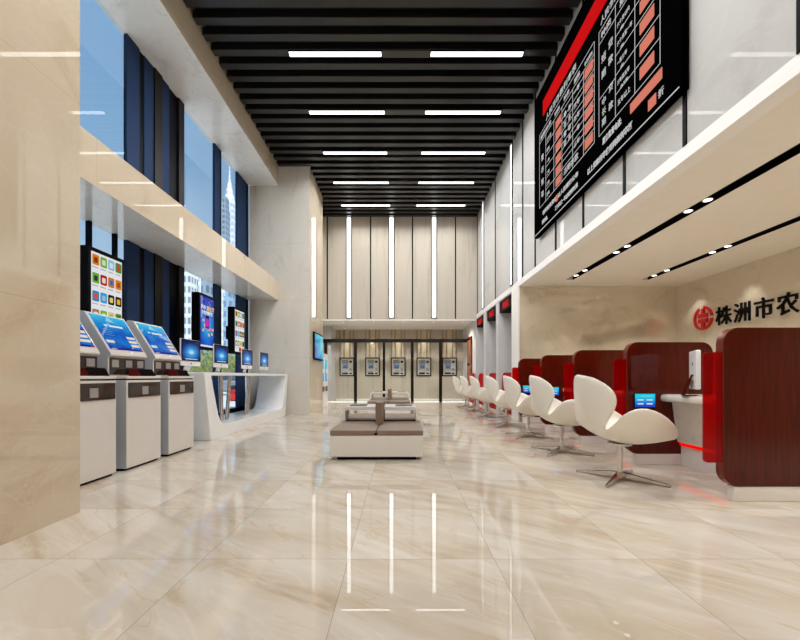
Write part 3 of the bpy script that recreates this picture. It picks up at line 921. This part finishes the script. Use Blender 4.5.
hline(mb, B1, B0, 4.10); hline(mb, B1, 4.60, 4.55 + 0.02); 
for z in (5.05, 4.82, 4.59, 4.36): hline(mb, 4.60, B0, z)
for y in (B1, 4.60, 4.22, B0): vline(mb, y, 4.10, 5.44)
mb.build('right_table_grid', t)
def cell(y0, y1, zc, h=0.125):
    m_ = MB(); m_.box(-0.006, 0, by(y0), by(y1), bz(zc)-h/2, bz(zc)+h/2, M['board_salmon']); m_.build('rate_cell', t)
for z in (5.186, 4.99, 4.80, 4.61, 4.415, 4.21): cell(5.36, 5.14, z)
for z in (5.14, 4.96, 4.76, 4.555, 4.37, 4.19): cell(6.36, 6.16, z)
for z in (5.17, 4.945, 4.72, 4.49, 4.24): cell(4.13, 3.90, z)
cell(4.30, 3.78, 3.985, 0.11); cell(3.99, 3.87, 3.80, 0.11); cell(6.36, 6.28, 3.93, 0.1)
U_, V_ = (0, -1, 0), (0, 0, 1)
def word(body, y, z, size, squeeze=1.0, bold=0.0):
    m_ = MB(); m_.text(body, (-0.001, by(y-size*0.08), bz(z+size*0.1)), U_, V_, size*0.78, M['board_white'], 0.003, bold=bold, squeeze=squeeze)
    for v in m_.bm.verts: pass
    return m_.build('lettering', t)
word('人民币存款利率表', 6.80, 5.49, 0.15, 1.25)
word('人民币贷款利率表', 4.95, 5.49, 0.13, 1.0)
word('期限种类', 7.06, 5.31, 0.10, 1.6); word('年利率', 6.42, 5.31, 0.09, 1.0); word('种类', 6.06, 5.31, 0.1, 1.3); word('期限', 5.70, 5.31, 0.1, 1.2); word('年利率%', 5.38, 5.31, 0.08)
for k, ch in enumerate('整存整取'): word(ch, 7.02, 4.90 - 0.22*k, 0.15)
for z, a in ((5.10, '三个月'), (4.92, '半年'), (4.72, '一年'), (4.52, '二年'), (4.33, '三年'), (4.15, '五年')): word(a, 6.77, z, 0.09, 1.0)
for k, (a, b_) in enumerate((('零', '存'), ('存', '本'), ('整', '取'), ('取', '息'))):
    word(a, 6.06, 5.04 - 0.15*k, 0.12); word(b_, 5.90, 5.04 - 0.15*k, 0.12)
for z, a in ((5.14, '一年'), (4.94, '三年'), (4.75, '五年'), (4.56, '一年'), (4.37, '三年')): word(a, 5.71, z, 0.11, 1.1)
word('活期存款', 6.07, 4.15, 0.14, 1.15)
word('种类', 4.94, 5.31, 0.11, 1.4); word('期限', 4.52, 5.31, 0.11, 1.2); word('年利率', 4.18, 5.31, 0.1)
for k, ch in enumerate('短期'): word(ch, 4.93, 4.98 - 0.2*k, 0.14)
for k, ch in enumerate('贷款'): word(ch, 4.77, 5.02 - 0.2*k, 0.14)
for k, ch in enumerate('中长期'): word(ch, 4.92, 4.43 - 0.13*k, 0.13)
for k, ch in enumerate('贷款'): word(ch, 4.76, 4.48 - 0.22*k, 0.13)
for z, a in ((5.12, '六个月以内'), (4.90, '六个月至一年'), (4.67, '一至三年'), (4.44, '三年至五年')):
    word(a, 4.57, z, 0.075, 0.85); word('(含五年)' if z < 4.5 else '(含)', 4.50, z-0.085, 0.055)
word('五年以上', 4.56, 4.19, 0.095, 0.85)
word('服务监督电话:', 4.90, 3.935, 0.115, 0.75, 0.002)
word('以上贷款利率使用同档利率打', 5.30, 3.755, 0.115, 0.88, 0.002); word('折', 3.85, 3.76, 0.115)
word('利率如有变动, 以人民银行公布', 6.95, 3.90, 0.105, 1.25, 0.002)
word('利率为准。', 6.98, 3.745, 0.10, 0.75, 0.002); word('三个月以上一年以内按利率计算', 6.40, 3.745, 0.10, 0.75, 0.002)

# ------------------------------------------------------------------ swan chairs (face +x towards the counters)
ROWS = [((-.415,0,1.022),(-.350,.165,.992)), ((-.412,0,.965),(-.300,.295,.940)), ((-.405,0,.89),(-.262,.372,.872)), ((-.390,0,.80),(-.248,.402,.795)),
        ((-.365,0,.71),(-.258,.38,.71)), ((-.330,0,.615),(-.285,.325,.62)), ((-.280,0,.53),(-.300,.272,.55)), ((-.220,0,.46),(-.278,.255,.508)),
        ((-.150,0,.41),(-.240,.285,.545)), ((-.070,0,.38),(-.200,.345,.638)), ((.015,0,.365),(-.150,.40,.702)), ((.105,0,.36),(-.070,.44,.735)),
        ((.195,0,.368),(.045,.45,.715)), ((.285,0,.385),(.175,.43,.645)), ((.355,0,.405),(.285,.375,.545)), ((.40,0,.418),(.365,.265,.455)), ((.415,0,.422),(.405,.11,.425))]
def chair():
    t = thing('swan_chair', '', 'chair', (0, 0, 0), 0, 'white swan chairs at the teller counters')
    mb = MB(); bm = mb.bm; mi = mb.mi(M['chair'])
    ns = 9
    grid = []
    for ri, (c, e) in enumerate(ROWS):
        row = []
        for s in range(-ns, ns+1):
            u = abs(s)/ns
            w = 0.62 if ri < 6 else (0.75 if ri < 8 else 0.95)
            kx = 0.62 if ri < 6 else 0.8
            P = Vector((c[0]*kx+e[0]*(1-kx), e[1]*w, c[2] if ri > 6 else c[2]*0.6+e[2]*0.4))
            p = Vector(c)*(1-u)**2 + P*(2*u*(1-u)) + Vector(e)*u*u
            if s < 0: p.y = -p.y
            row.append(bm.verts.new(p))
        grid.append(row)
    for a, b in zip(grid[:-1], grid[1:]):
        for k in range(2*ns):
            bm.faces.new((a[k], a[k+1], b[k+1], b[k])).material_index = mi
    o = mb.build('shell', t, smooth=3.0)
    so = o.modifiers.new('thick', 'SOLIDIFY'); so.thickness = 0.028; so.offset = 0
    ss = o.modifiers.new('smooth', 'SUBSURF'); ss.levels = 1; ss.render_levels = 1
    mb = MB(); mb.tube((0, 0, 0.035), (0, 0, 0.352), 0.026, M['chrome'], 0.024); mb.build('pole', t)
    mb = MB(); mb.tube((0, 0, 0.335), (0, 0, 0.356), 0.10, M['chrome'], 0.11, 24); mb.build('swivel_plate', t)
    for k in range(4):
        a = PI/4 + k*PI/2
        d = Vector((math.cos(a), math.sin(a), 0)); n = Vector((-d.y, d.x, 0))
        mb = MB()
        q = [(0.0, 0.026, 0.075), (0.42, 0.010, 0.022)]
        v = []
        for r, w, h in q:
            for sx, zz in ((-1, 0.0 if r == 0 else 0.004), (1, 0.0 if r == 0 else 0.004), (1, h), (-1, h)):
                p = d*r + n*(w*sx); v.append(mb.bm.verts.new((p.x, p.y, zz + (0.02 if r == 0 and zz == 0 else 0))))
        i = mb.mi(M['chrome'])
        for f in ((0,1,2,3), (7,6,5,4), (0,4,5,1), (1,5,6,2), (2,6,7,3), (3,7,4,0)):
            mb.bm.faces.new([v[j] for j in f]).material_index = i
        lg = mb.build('foot', t, bevel=0.003)
        mb = MB(); p = d*0.405; mb.tube((p.x, p.y, 0), (p.x, p.y, 0.012), 0.012, M['pad'], n=12); mb.build('glide', lg)
    return t
CY = (3.756, 5.11, 6.43, 7.76, 9.53, 11.08, 12.57)
CN = ('nearest the camera, at the first teller counter', 'second from the camera', 'third from the camera', 'fourth from the camera, beside the divider nearest the end wall',
      'fifth from the camera, at the nearest red opening', 'sixth from the camera, at the middle red opening', 'farthest from the camera, beside the glass partition')
ch0 = chair()
for i, y in enumerate(CY):
    o = ch0 if i == 0 else dup(ch0, (2.146, y, 0), '')
    o.location = (2.146, y, 0)
    o['label'] = 'white swan chair %s' % CN[i]

# ------------------------------------------------------------------ benches
def bench(label):
    t = thing('waiting_bench', label, 'bench', (0, 0, 0), 0, 'taupe waiting benches')
    W = 0.555
    mb = MB(); mb.box(-W+0.08, W-0.08, 0.05, 2.08, 0.0, 0.04, M['seam']); mb.build('recessed_plinth', t)
    mb = MB(); mb.box(-W, W, 0.0, 2.14, 0.04, 0.293, M['white_gloss']); mb.build('base', t, bevel=0.006)
    for x0, x1 in ((-W, -0.004), (0.004, W)):
        for y0, y1 in ((0.0, 0.96), (1.08, 2.14)):
            mb = MB(); mb.box(x0, x1, y0, y1, 0.296, 0.357, M['leather']); mb.build('seat_cushion', t, bevel=0.010, seg=3)
    mb = MB(); mb.box(-W+0.003, W-0.003, 0.962, 1.078, 0.293, 0.3575, M['seam']); mb.build('seam_strip', t)
    mb = MB(); mb.box(-0.028, 0.010, -0.004, 0.02, 0.30, 0.325, M['seam']); mb.build('seam_tab', t)
    mb = MB(); mb.box(-0.05, 0.05, 0.58, 1.32, 0.355, 0.652, M['leather']); mb.build('backrest', t, bevel=0.008, seg=3)
    for s in (-1, 1):
        # half hoop: leg, rounded corner, top running to the backrest
        def path(r0, off):
            pts = []
            x_out = W - off; z_t = 0.568 - off; rr = 0.09 - off
            pts.append((x_out, 0.357))
            for k in range(9):
                a = k/8*PI/2
                pts.append((x_out - rr + rr*math.cos(a), z_t - rr + rr*math.sin(a)))
            pts.append((0.05, z_t))
            return pts
        o_ = path(0, 0); i_ = path(0, 0.05)
        poly = [(s*x, z) for x, z in o_ + i_[::-1]]
        mb = MB(); mb.prism(poly, 'y', 0.93, 1.38, M['white_gloss']); ar = mb.build('side_table', t, bevel=0.004)
        mb = MB(); mb.prism(rrect(s*0.335-0.125, s*0.335+0.125, 1.0, 1.31, 0.06), 'z', 0.568, 0.578, M['pad']); mb.build('tray', ar)
    return t
b0 = bench('taupe and white waiting bench in the foreground, middle of the floor')
b0.location = (-0.28, 4.59, 0)
dup(b0, (-0.29, 9.94, 0), 'taupe waiting bench behind the foreground bench, near the glass partition')

# ------------------------------------------------------------------ kiosks
KX = -2.885
def kiosk():
    t = thing('service_kiosk', '', 'kiosk', (0, 0, 0), 0, 'white self-service kiosks on the left')
    L = 0.585
    mb = MB(); mb.box(-0.66, -0.03, 0.02, L-0.02, 0.0, 0.03, M['black']); mb.build('plinth', t)
    mb = MB(); mb.box(-0.70, 0.0, 0, L, 0.025, 0.960, M['kiosk_white'])
    for f in mb.bm.faces:
        f.normal_update()
        if abs(f.normal.y) > 0.9: f.material_index = mb.mi(M['kiosk_grey'])
    mb.build('cabinet', t, bevel=0.005)
    mb = MB(); mb.box(-0.68, -0.012, 0.006, L-0.006, 0.960, 0.975, M['black']); mb.build('shadow_gap', t)
    mb = MB(); mb.box(-0.70, 0.005, 0, L, 0.975, 1.005, M['kiosk_white']); mb.build('shelf', t, bevel=0.006)
    mb = MB(); mb.box(0, 0.008, 0.025, L-0.02, 0.775, 0.935, M['dark_glossy']); rp = mb.build('reader_panel', t)
    mb = MB(); mb.box(0.008, 0.014, 0.235, 0.335, 0.80, 0.89, M['slot_grey']); mb.build('card_reader', rp)
    # upright head: side outline (x,z)
    prof = [(-0.195, 1.005), (-0.195, 1.205), (-0.165, 1.225), (-0.165, 1.245), (-0.445, 1.695), (-0.52, 1.70), (-0.64, 1.50), (-0.64, 1.005)]
    mb = MB(); mb.prism(prof, 'y', 0.0, L, M['kiosk_grey'], M['kiosk_white']); mb.build('head', t, bevel=0.006)
    mb = MB(); mb.box(-0.197, -0.187, 0.02, L-0.01, 1.02, 1.20, M['dark_glossy']); cp = mb.build('console_panel', t)
    for y in (0.04, 0.25, 0.44):
        mb = MB(); mb.box(-0.187, -0.182, y, y+0.10, 1.10, 1.18, M['slot_grey']); mb.build('slot_plate', cp)
    U = Vector((0, 1, 0)); V = Vector((-0.28, 0, 0.45)).normalized()
    Wn = U.cross(V)
    o_ = Vector((-0.165, 0, 1.245)) + V*0.055 + U*0.03 + Wn*0.004
    R = [(0, 0, 1, 1, M['kscr'], 0), (0.0, 0, 1, 0.05, lit(24, 40, 150), 0.001),
         (0.24, 0.69, 0.32, 0.735, M['lit_white'], 0.001), (0.38, 0.68, 0.78, 0.735, M['lit_white'], 0.001),
         (0.03, 0.19, 0.25, 0.265, M['lit_cream'], 0.001), (0.71, 0.36, 0.97, 0.435, M['lit_cream'], 0.001), (0.71, 0.24, 0.97, 0.315, M['lit_cream'], 0.001), (0.71, 0.12, 0.97, 0.195, M['lit_cream'], 0.001)]
    for k in range(4): R.append((0.12, 0.42+0.055*k, 0.38-0.04*(k % 2), 0.43+0.055*k, lit(120, 190, 235), 0.001))
    R.append((0.04, 0.015, 0.2, 0.03, M['lit_white'], 0.002)); R.append((0.92, 0.01, 0.98, 0.04, lit(220, 60, 60), 0.002))
    sc = flat(o_, U*(L-0.06), V*0.45, R)
    # light burst at the screen's top edge
    W_ = Wn*0.0015
    pa = [o_ + U*(L-0.06)*a + V*0.45*b + W_ for a, b in ((0.48, 1.0), (0.36, 0.84), (0.60, 0.82))]
    sc.face(pa, lit(150, 225, 240), [(0, 0), (1, 0), (1, 1)])
    sc.build('screen', t)
    mb = MB(); a = Vector((-0.165, 0, 1.245)) + V*0.012 + Wn*0.002
    mb.face([a + U*0.30, a + U*0.35, a + U*0.37 + V*0.035, a + U*0.35 + V*0.035], M['lit_white']); mb.build('logo_mark', t)
    mb = MB(); mb.prism([(-0.17, 1.005), (-0.02, 1.005), (-0.07, 1.085), (-0.17, 1.085)], 'y', 0.27, 0.53, M['red_dark'], M['red_dark'])
    for f in mb.bm.faces:
        f.normal_update()
        if f.normal.x > 0.5: f.material_index = mb.mi(M['matte_black'])
    mb.build('passbook_tray', t, bevel=0.004)
    return t
k0 = kiosk()
for i, (y, lb) in enumerate(((3.33, 'white self-service kiosk nearest the camera, half hidden by the tan marble pier'), (4.06, 'middle white self-service kiosk with tilted blue screen'),
                             (4.80, 'white self-service kiosk farthest from the camera, next to the white desk'))):
    o = k0 if i == 0 else dup(k0, (KX, y, 0), '')
    o.location = (KX, y, 0); o['label'] = lb

# ------------------------------------------------------------------ white desk and its computers
DX0, DX1 = -3.62, -2.93
t = thing('white_desk', 'long white sculpted computer desk with an open hollow front, under the left window', 'desk', (-2.93, 7.92, 0))
y0_ = 7.92
def interp_loop(corners, radii, n=8):
    pts = []
    m_ = len(corners)
    for i in range(m_):
        p = Vector(corners[i]); a = Vector(corners[i-1]); b = Vector(corners[(i+1) % m_])
        da, db = (a-p).normalized(), (b-p).normalized()
        r = radii[i]
        for k in range(n+1):
            u = k/n
            q = (p + da*r)*(1-u)**2 + p*2*u*(1-u) + (p + db*r)*u*u
            pts.append((q.x, q.y))
    return pts
outer = interp_loop([(5.76-y0_, 1.065), (5.97-y0_, 0.0), (9.86-y0_, 0.0), (10.08-y0_, 1.065)], [0.02, 0.02, 0.02, 0.02])
inner = interp_loop([(5.97-y0_, 1.015), (6.28-y0_, 0.20), (9.62-y0_, 0.20), (9.88-y0_, 1.015)], [0.04, 0.26, 0.26, 0.04])
mb = MB(); mb.ring(outer, inner, 'x', DX0-DX1, 0.0, M['white_desk']); mb.build('body', t, bevel=0.006)
for (ya, yb, x_) in ((7.18, 7.30, -0.30), (7.10, 7.06, -0.36), (8.10, 8.20, -0.30), (8.32, 8.26, -0.36)):
    mb = MB(); mb.tube((x_, ya-y0_, 0.2), (x_, yb-y0_, 1.015), 0.034, M['chrome']); mb.build('support_post', t)
for i, y in enumerate((6.03, 7.05, 8.25, 9.27)):
    imac('desktop_computer', 'white all-in-one computer %s on the white desk' % ('nearest the kiosks', 'second from the kiosks', 'third from the kiosks', 'nearest the far pier')[i], (-3.27, y, 1.065), 0, 'computers on the white desk')

# ------------------------------------------------------------------ hanging portrait displays
ICON = [((226, 130, 30), (140, 60, 10)), ((120, 180, 60), (220, 235, 190)), ((150, 200, 230), (225, 240, 250)), ((70, 150, 60), (220, 60, 50)),
        ((110, 180, 50), (50, 60, 70)), ((180, 24, 24), (245, 230, 215)), ((220, 120, 40), (40, 120, 190)), ((230, 140, 40), (180, 80, 20)),
        ((40, 140, 200), (230, 80, 60)), ((60, 160, 215), (150, 210, 235)), ((30, 28, 26), (240, 215, 130)), ((40, 36, 30), (240, 190, 40)),
        ((170, 130, 80), (235, 240, 245)), ((120, 190, 50), (240, 230, 225)), ((230, 210, 120), (190, 160, 60)), ((90, 150, 60), (30, 34, 30))]
def display(label, y, kind):
    t = thing('portrait_display', label, 'display', (-3.60, y, 1.50), 0, 'portrait displays in front of the left windows')
    mb = MB(); mb.box(-0.14, 0, 0, 0.585, 0, 1.02, M['black']); mb.build('casing', t, bevel=0.006)
    mb = MB(); mb.box(-0.36, -0.14, 0.40, 0.56, 0.35, 0.65, M['black']); mb.build('mount', t)
    o_ = (0.002, 0.045, 0.05); U, V = (0, 0.495, 0), (0, 0, 0.92)
    if kind == 'poster':
        R = [(0, 0, 1, 1, M['poster'], 0), (0, 0, 1, 0.035, M['lit_white'], 0.001)]
        for (a, b_, c_, d_) in ((0.40, 0.40, 0.62, 0.46), (0.30, 0.36, 0.45, 0.42), (0.55, 0.34, 0.80, 0.40)): R.append((a, b_, c_, d_, lit(230, 150, 190), 0.001))
        for (a, b_) in ((0.14, 0.50), (0.12, 0.30), (0.24, 0.40), (0.55, 0.22), (0.78, 0.25), (0.85, 0.34)): R.append((a, b_, a+0.12, b_+0.055, lit(240, 205, 110), 0.002))
        for (a, b_) in ((0.15, 0.93), (0.6, 0.9), (0.66, 0.86), (0.12, 0.83), (0.8, 0.95)): R.append((a, b_, a+0.05, b_+0.02, lit(150, 200, 240), 0.001))
        fl = flat(o_, U, V, R); fl.build('screen', t)
        mb = MB()
        mb.prism(rrect(0.21, 0.36, 0.39, 0.60, 0.02), 'x', 0.004, 0.006, lit(120, 40, 170)); mb.prism(rrect(0.235, 0.335, 0.43, 0.57, 0.01), 'x', 0.006, 0.007, lit(205, 60, 200))
        mb.prism(rrect(0.22, 0.35, 0.59, 0.63, 0.015), 'x', 0.006, 0.007, lit(40, 20, 40)); mb.build('picture', t)
        mb = MB(); mb.text('惠生活', (0.004, 0.26, 0.735), (0, 1, 0), (0, 0, 1), 0.095, lit(245, 210, 120), 0.002, bold=0.003)
        mb.text('移动', (0.004, 0.06, 0.745), (0, 1, 0), (0, 0, 1), 0.08, M['lit_white'], 0.002, bold=0.002)
        mb.text('让生活更便捷', (0.004, 0.08, 0.655), (0, 1, 0), (0, 0, 1), 0.068, M['lit_white'], 0.002, bold=0.003); mb.build('lettering', t)
    else:
        R = [(0, 0, 1, 1, M['lit_white'], 0)]
        flat(o_, U, V, R).build('screen', t)
        rows = 4
        for r in range(rows):
            for c_ in range(4):
                a, b_ = ICON[r*4+c_]
                yy = 0.060 + c_*0.122; zz = 0.955 - 0.135 - r*0.215
                mb = MB(); mb.prism(rrect(yy, yy+0.102, zz, zz+0.122, 0.018, 4), 'x', 0.003, 0.005, lit(*a))
                mb.prism(rrect(yy+0.024, yy+0.078, zz+0.026, zz+0.09, 0.012, 3), 'x', 0.005, 0.006, lit(*b_))
                mb.box(0.003, 0.004, yy, yy+0.085, zz-0.034, zz-0.024, M['slot_grey'])
                mb.build('app_icon', t)
        if kind == 'far':
            mb = MB(); mb.prism(rrect(0.25, 0.36, 0.06, 0.15, 0.02, 4), 'x', 0.003, 0.005, lit(215, 50, 50)); mb.build('red_mark', t)
    return t
display('hanging portrait display of app icons above the kiosks', 4.44, 'icons')
display('hanging portrait display with a blue phone advertisement', 6.90, 'poster')
display('hanging portrait display of pale app icons nearest the far pier', 8.35, 'far')

# ------------------------------------------------------------------ outside
mb = MB(); mb.box(-420, XW-0.2, -60, 520, -0.35, -0.15, M['asphalt'])
mb.recentre = False
o = mb.build('street_ground'); o['kind'] = 'structure'; o['label'] = 'pale street paving outside the windows'; o['category'] = 'ground'
def tower(px0, px1, Y, ytop, mm, label, depth=None):
    x0, x1 = (px0-400)/385*Y, (px1-400)/385*Y
    h = 1 + (376.5-ytop)/385*Y
    mb = MB(); d = depth or (x1-x0)*1.1
    mb.box(x0, x1, Y, Y+d, -0.15, h*0.93, M[mm]); mb.box(x0+(x1-x0)*0.12, x1-(x1-x0)*0.12, Y+d*0.1, Y+d*0.9, h*0.93, h, M[mm])
    tag(mb.build('tower'), label, 'building', 'towers outside the windows')
tower(176, 190, 118, 268, 'fac1', 'pale tower with dark window rows beside the dark clad column', 5)
tower(193, 200, 150, 276, 'fac3', 'slim white tower seen left of the blue advert display', 5)
tower(198, 205, 122, 268, 'fac3', 'white tower standing behind the top of the blue advert display', 6)
tower(201, 207.5, 110, 262, 'fac4', 'steel grey tower seen above the blue advert display', 4)
tower(209, 215.5, 130, 276, 'fac1', 'pale tower right of the steel grey tower', 4)
tower(219, 224, 160, 282, 'fac3', 'white tower right of the window mullion', 5)
tower(223.5, 230, 100, 290, 'fac2', 'blue glass tower with pale floor lines in the lower window', 4)
tower(230, 238, 90, 300, 'fac4', 'grey tower behind the pale app icon display', 4)
tower(221.5, 226, 240, 196, 'fac4', 'small grey tower left of the spire in the upper window', 6)
# spire tower
YS = 270.0; xs = (229.5-400)/385*YS
def zy(y): return 1 + (376.5-y)/385*YS
t = thing('spire_tower', 'slender white stepped tower with a needle spire in the upper window', 'building', (xs, YS, -0.15))
mb = MB()
for w, a, b_ in ((5.2, 400, 240), (4.4, 240, 213), (3.6, 213, 204)):
    mb.box(-w, w, -w, w, zy(a) if a < 390 else 0, zy(b_), M['spire'])
mb.build('shaft', t)
mb = MB()
for w0_, w1_, a, b_ in ((3.4, 2.6, 204, 197), (2.5, 1.6, 197, 189), (1.6, 0.7, 189, 180)):
    mb.tube((0, 0, zy(a)), (0, 0, zy(b_)), w0_*1.2, M['spire'], w1_*1.2, 8)
mb.build('crown', t)
mb = MB(); mb.tube((0, 0, zy(180)), (0, 0, zy(163)), 0.75, M['fac3'], 0.08, 8); mb.build('needle', t)

def tree(px, Y, h, r, label, seed):
    rnd = random.Random(seed)
    x = (px-400)/385*Y
    t = thing('street_tree', label, 'tree', (x, Y, -0.15), 0, 'street trees outside the lower window')
    mb = MB(); mb.tube((0, 0, 0), (0.05, 0, h*0.55), 0.07, M['bark'], 0.04, 10)
    for k in range(4):
        a = k*1.7; mb.tube((0.03, 0, h*0.4), (math.cos(a)*r*0.5, math.sin(a)*r*0.5, h*0.75), 0.03, M['bark'], 0.012, 8)
    mb.build('trunk', t)
    mb = MB(); mb.keep = True
    for k in range(1500):
        while True:
            p = Vector((rnd.uniform(-1, 1), rnd.uniform(-1, 1), rnd.uniform(-1, 1)))
            if 0.3 < p.length < 1: break
        c = Vector((p.x*r, p.y*r, h*0.58 + p.z*h*0.42))
        a = Vector((rnd.uniform(-1, 1), rnd.uniform(-1, 1), rnd.uniform(-1, 1))).normalized(); b_ = a.orthogonal().normalized()
        s = rnd.uniform(0.05, 0.11)
        mb.face([c - a*s, c + b_*s*0.5, c + a*s, c - b_*s*0.5], M['leaf'])
    mb.build('foliage', t, smooth=0)
for i, (px, Y, h, r, lb) in enumerate(((207, 27, 3.0, 1.0, 'yellow-green street tree seen beside the first desk computer'), (214, 39, 3.6, 1.5, 'street tree seen between the first two desk computers'),
                                       (226, 36, 3.4, 1.3, 'street tree seen through the hollow of the white desk'), (234, 29, 2.8, 1.0, 'street tree seen above the small red box'),
                                       (186, 31, 2.8, 1.3, 'distant street tree behind the first desk computer'))):
    tree(px, Y, h, r, lb, i)
def car(px, Y, mm, label):
    x = (px-400)/385*Y
    t = thing('parked_car', label, 'car', (x, Y, -0.15), 0, None)
    mb = MB(); mb.prism([(-2.0, 0.25), (-2.05, 0.6), (-1.9, 0.82), (-1.2, 0.9), (1.0, 0.92), (1.9, 0.8), (2.05, 0.55), (2.0, 0.25)], 'y', -0.8, 0.8, M[mm]); mb.build('body', t, bevel=0.08, seg=3)
    mb = MB(); mb.prism([(-1.25, 0.88), (-0.7, 1.36), (0.6, 1.38), (1.2, 0.9)], 'y', -0.68, 0.68, M['car_glass']); mb.build('cabin', t, bevel=0.06, seg=3)
    mb = MB(); mb.prism([(-0.72, 1.35), (0.62, 1.37), (0.5, 1.42), (-0.6, 1.41)], 'y', -0.66, 0.66, M[mm]); mb.build('roof', t)
    for sx in (-1.25, 1.25):
        for sy in (-1, 1):
            mb = MB(); mb.tube((sx, sy*0.62, 0.31), (sx, sy*0.82, 0.31), 0.31, M['tyre'], n=24); mb.build('wheel', t)
t = thing('street_box', 'small red box standing on the street outside, seen through the hollow of the white desk', 'box', ((235-400)/385*18, 18.0, -0.15))
mb = MB(); mb.box(-0.18, 0.18, -0.14, 0.14, 0.04, 0.44, M['car_red']); mb.build('body', t, bevel=0.02)
mb = MB(); mb.prism([(-0.21, 0.44), (0.21, 0.44), (0.15, 0.52), (-0.15, 0.52)], 'y', -0.16, 0.16, M['car_red']); mb.build('lid', t)
mb = MB(); mb.box(-0.15, 0.15, -0.11, 0.11, 0.0, 0.04, M['tyre']); mb.build('foot', t)
car(219, 24.0, 'car_grey', 'grey car parked outside under the street trees')

# ------------------------------------------------------------------ sky
w = bpy.data.worlds.new('sky'); S.world = w; w.use_nodes = True
nt = w.node_tree
bg = nt.nodes['Background']
tc = N(nt, 'ShaderNodeTexCoord'); sp = N(nt, 'ShaderNodeSeparateXYZ')
nt.links.new(tc.outputs['Generated'], sp.inputs[0])
col = ramp(nt, sp.outputs[2], [(0.0, C(208, 220, 228)), (0.15, C(180, 204, 222)), (0.4, C(144, 180, 212)), (0.75, C(118, 160, 202))])
nt.links.new(col, bg.inputs[0])
bg.inputs[1].default_value = 1.12
sun = bpy.data.lights.new('daylight_sun', 'SUN'); sun.energy = 8.0; sun.angle = 0.05; sun.color = (1, 0.96, 0.9)
so = bpy.data.objects.new('daylight_sun', sun); COL.objects.link(so)
so.rotation_euler = Vector((-0.35, 0.4, -1.0)).to_track_quat('-Z', 'Y').to_euler()   # shines away from the glazing, onto the street

# ------------------------------------------------------------------ camera and view
cam = bpy.data.cameras.new('camera')
cam.sensor_fit = 'HORIZONTAL'; cam.sensor_width = 36.0; cam.lens = 36.0 * 385 / 800
cam.shift_y = (376.5 - 320) / 800
cam.clip_start = 0.05; cam.clip_end = 1200
co = bpy.data.objects.new('camera', cam); COL.objects.link(co)
co.location = (0, 0, 1.0); co.rotation_euler = (PI/2, 0, 0)
S.camera = co
S.view_settings.view_transform = 'Standard'
S.view_settings.look = 'None'
S.view_settings.gamma = 1.0
S.view_settings.use_curve_mapping = False
S.view_settings.exposure = 0.0
S.cycles.max_bounces = 10
S.cycles.diffuse_bounces = 5
S.cycles.glossy_bounces = 5
S.cycles.transparent_max_bounces = 16
S.cycles.caustics_reflective = False
S.cycles.caustics_refractive = False
S.cycles.sample_clamp_indirect = 6.0
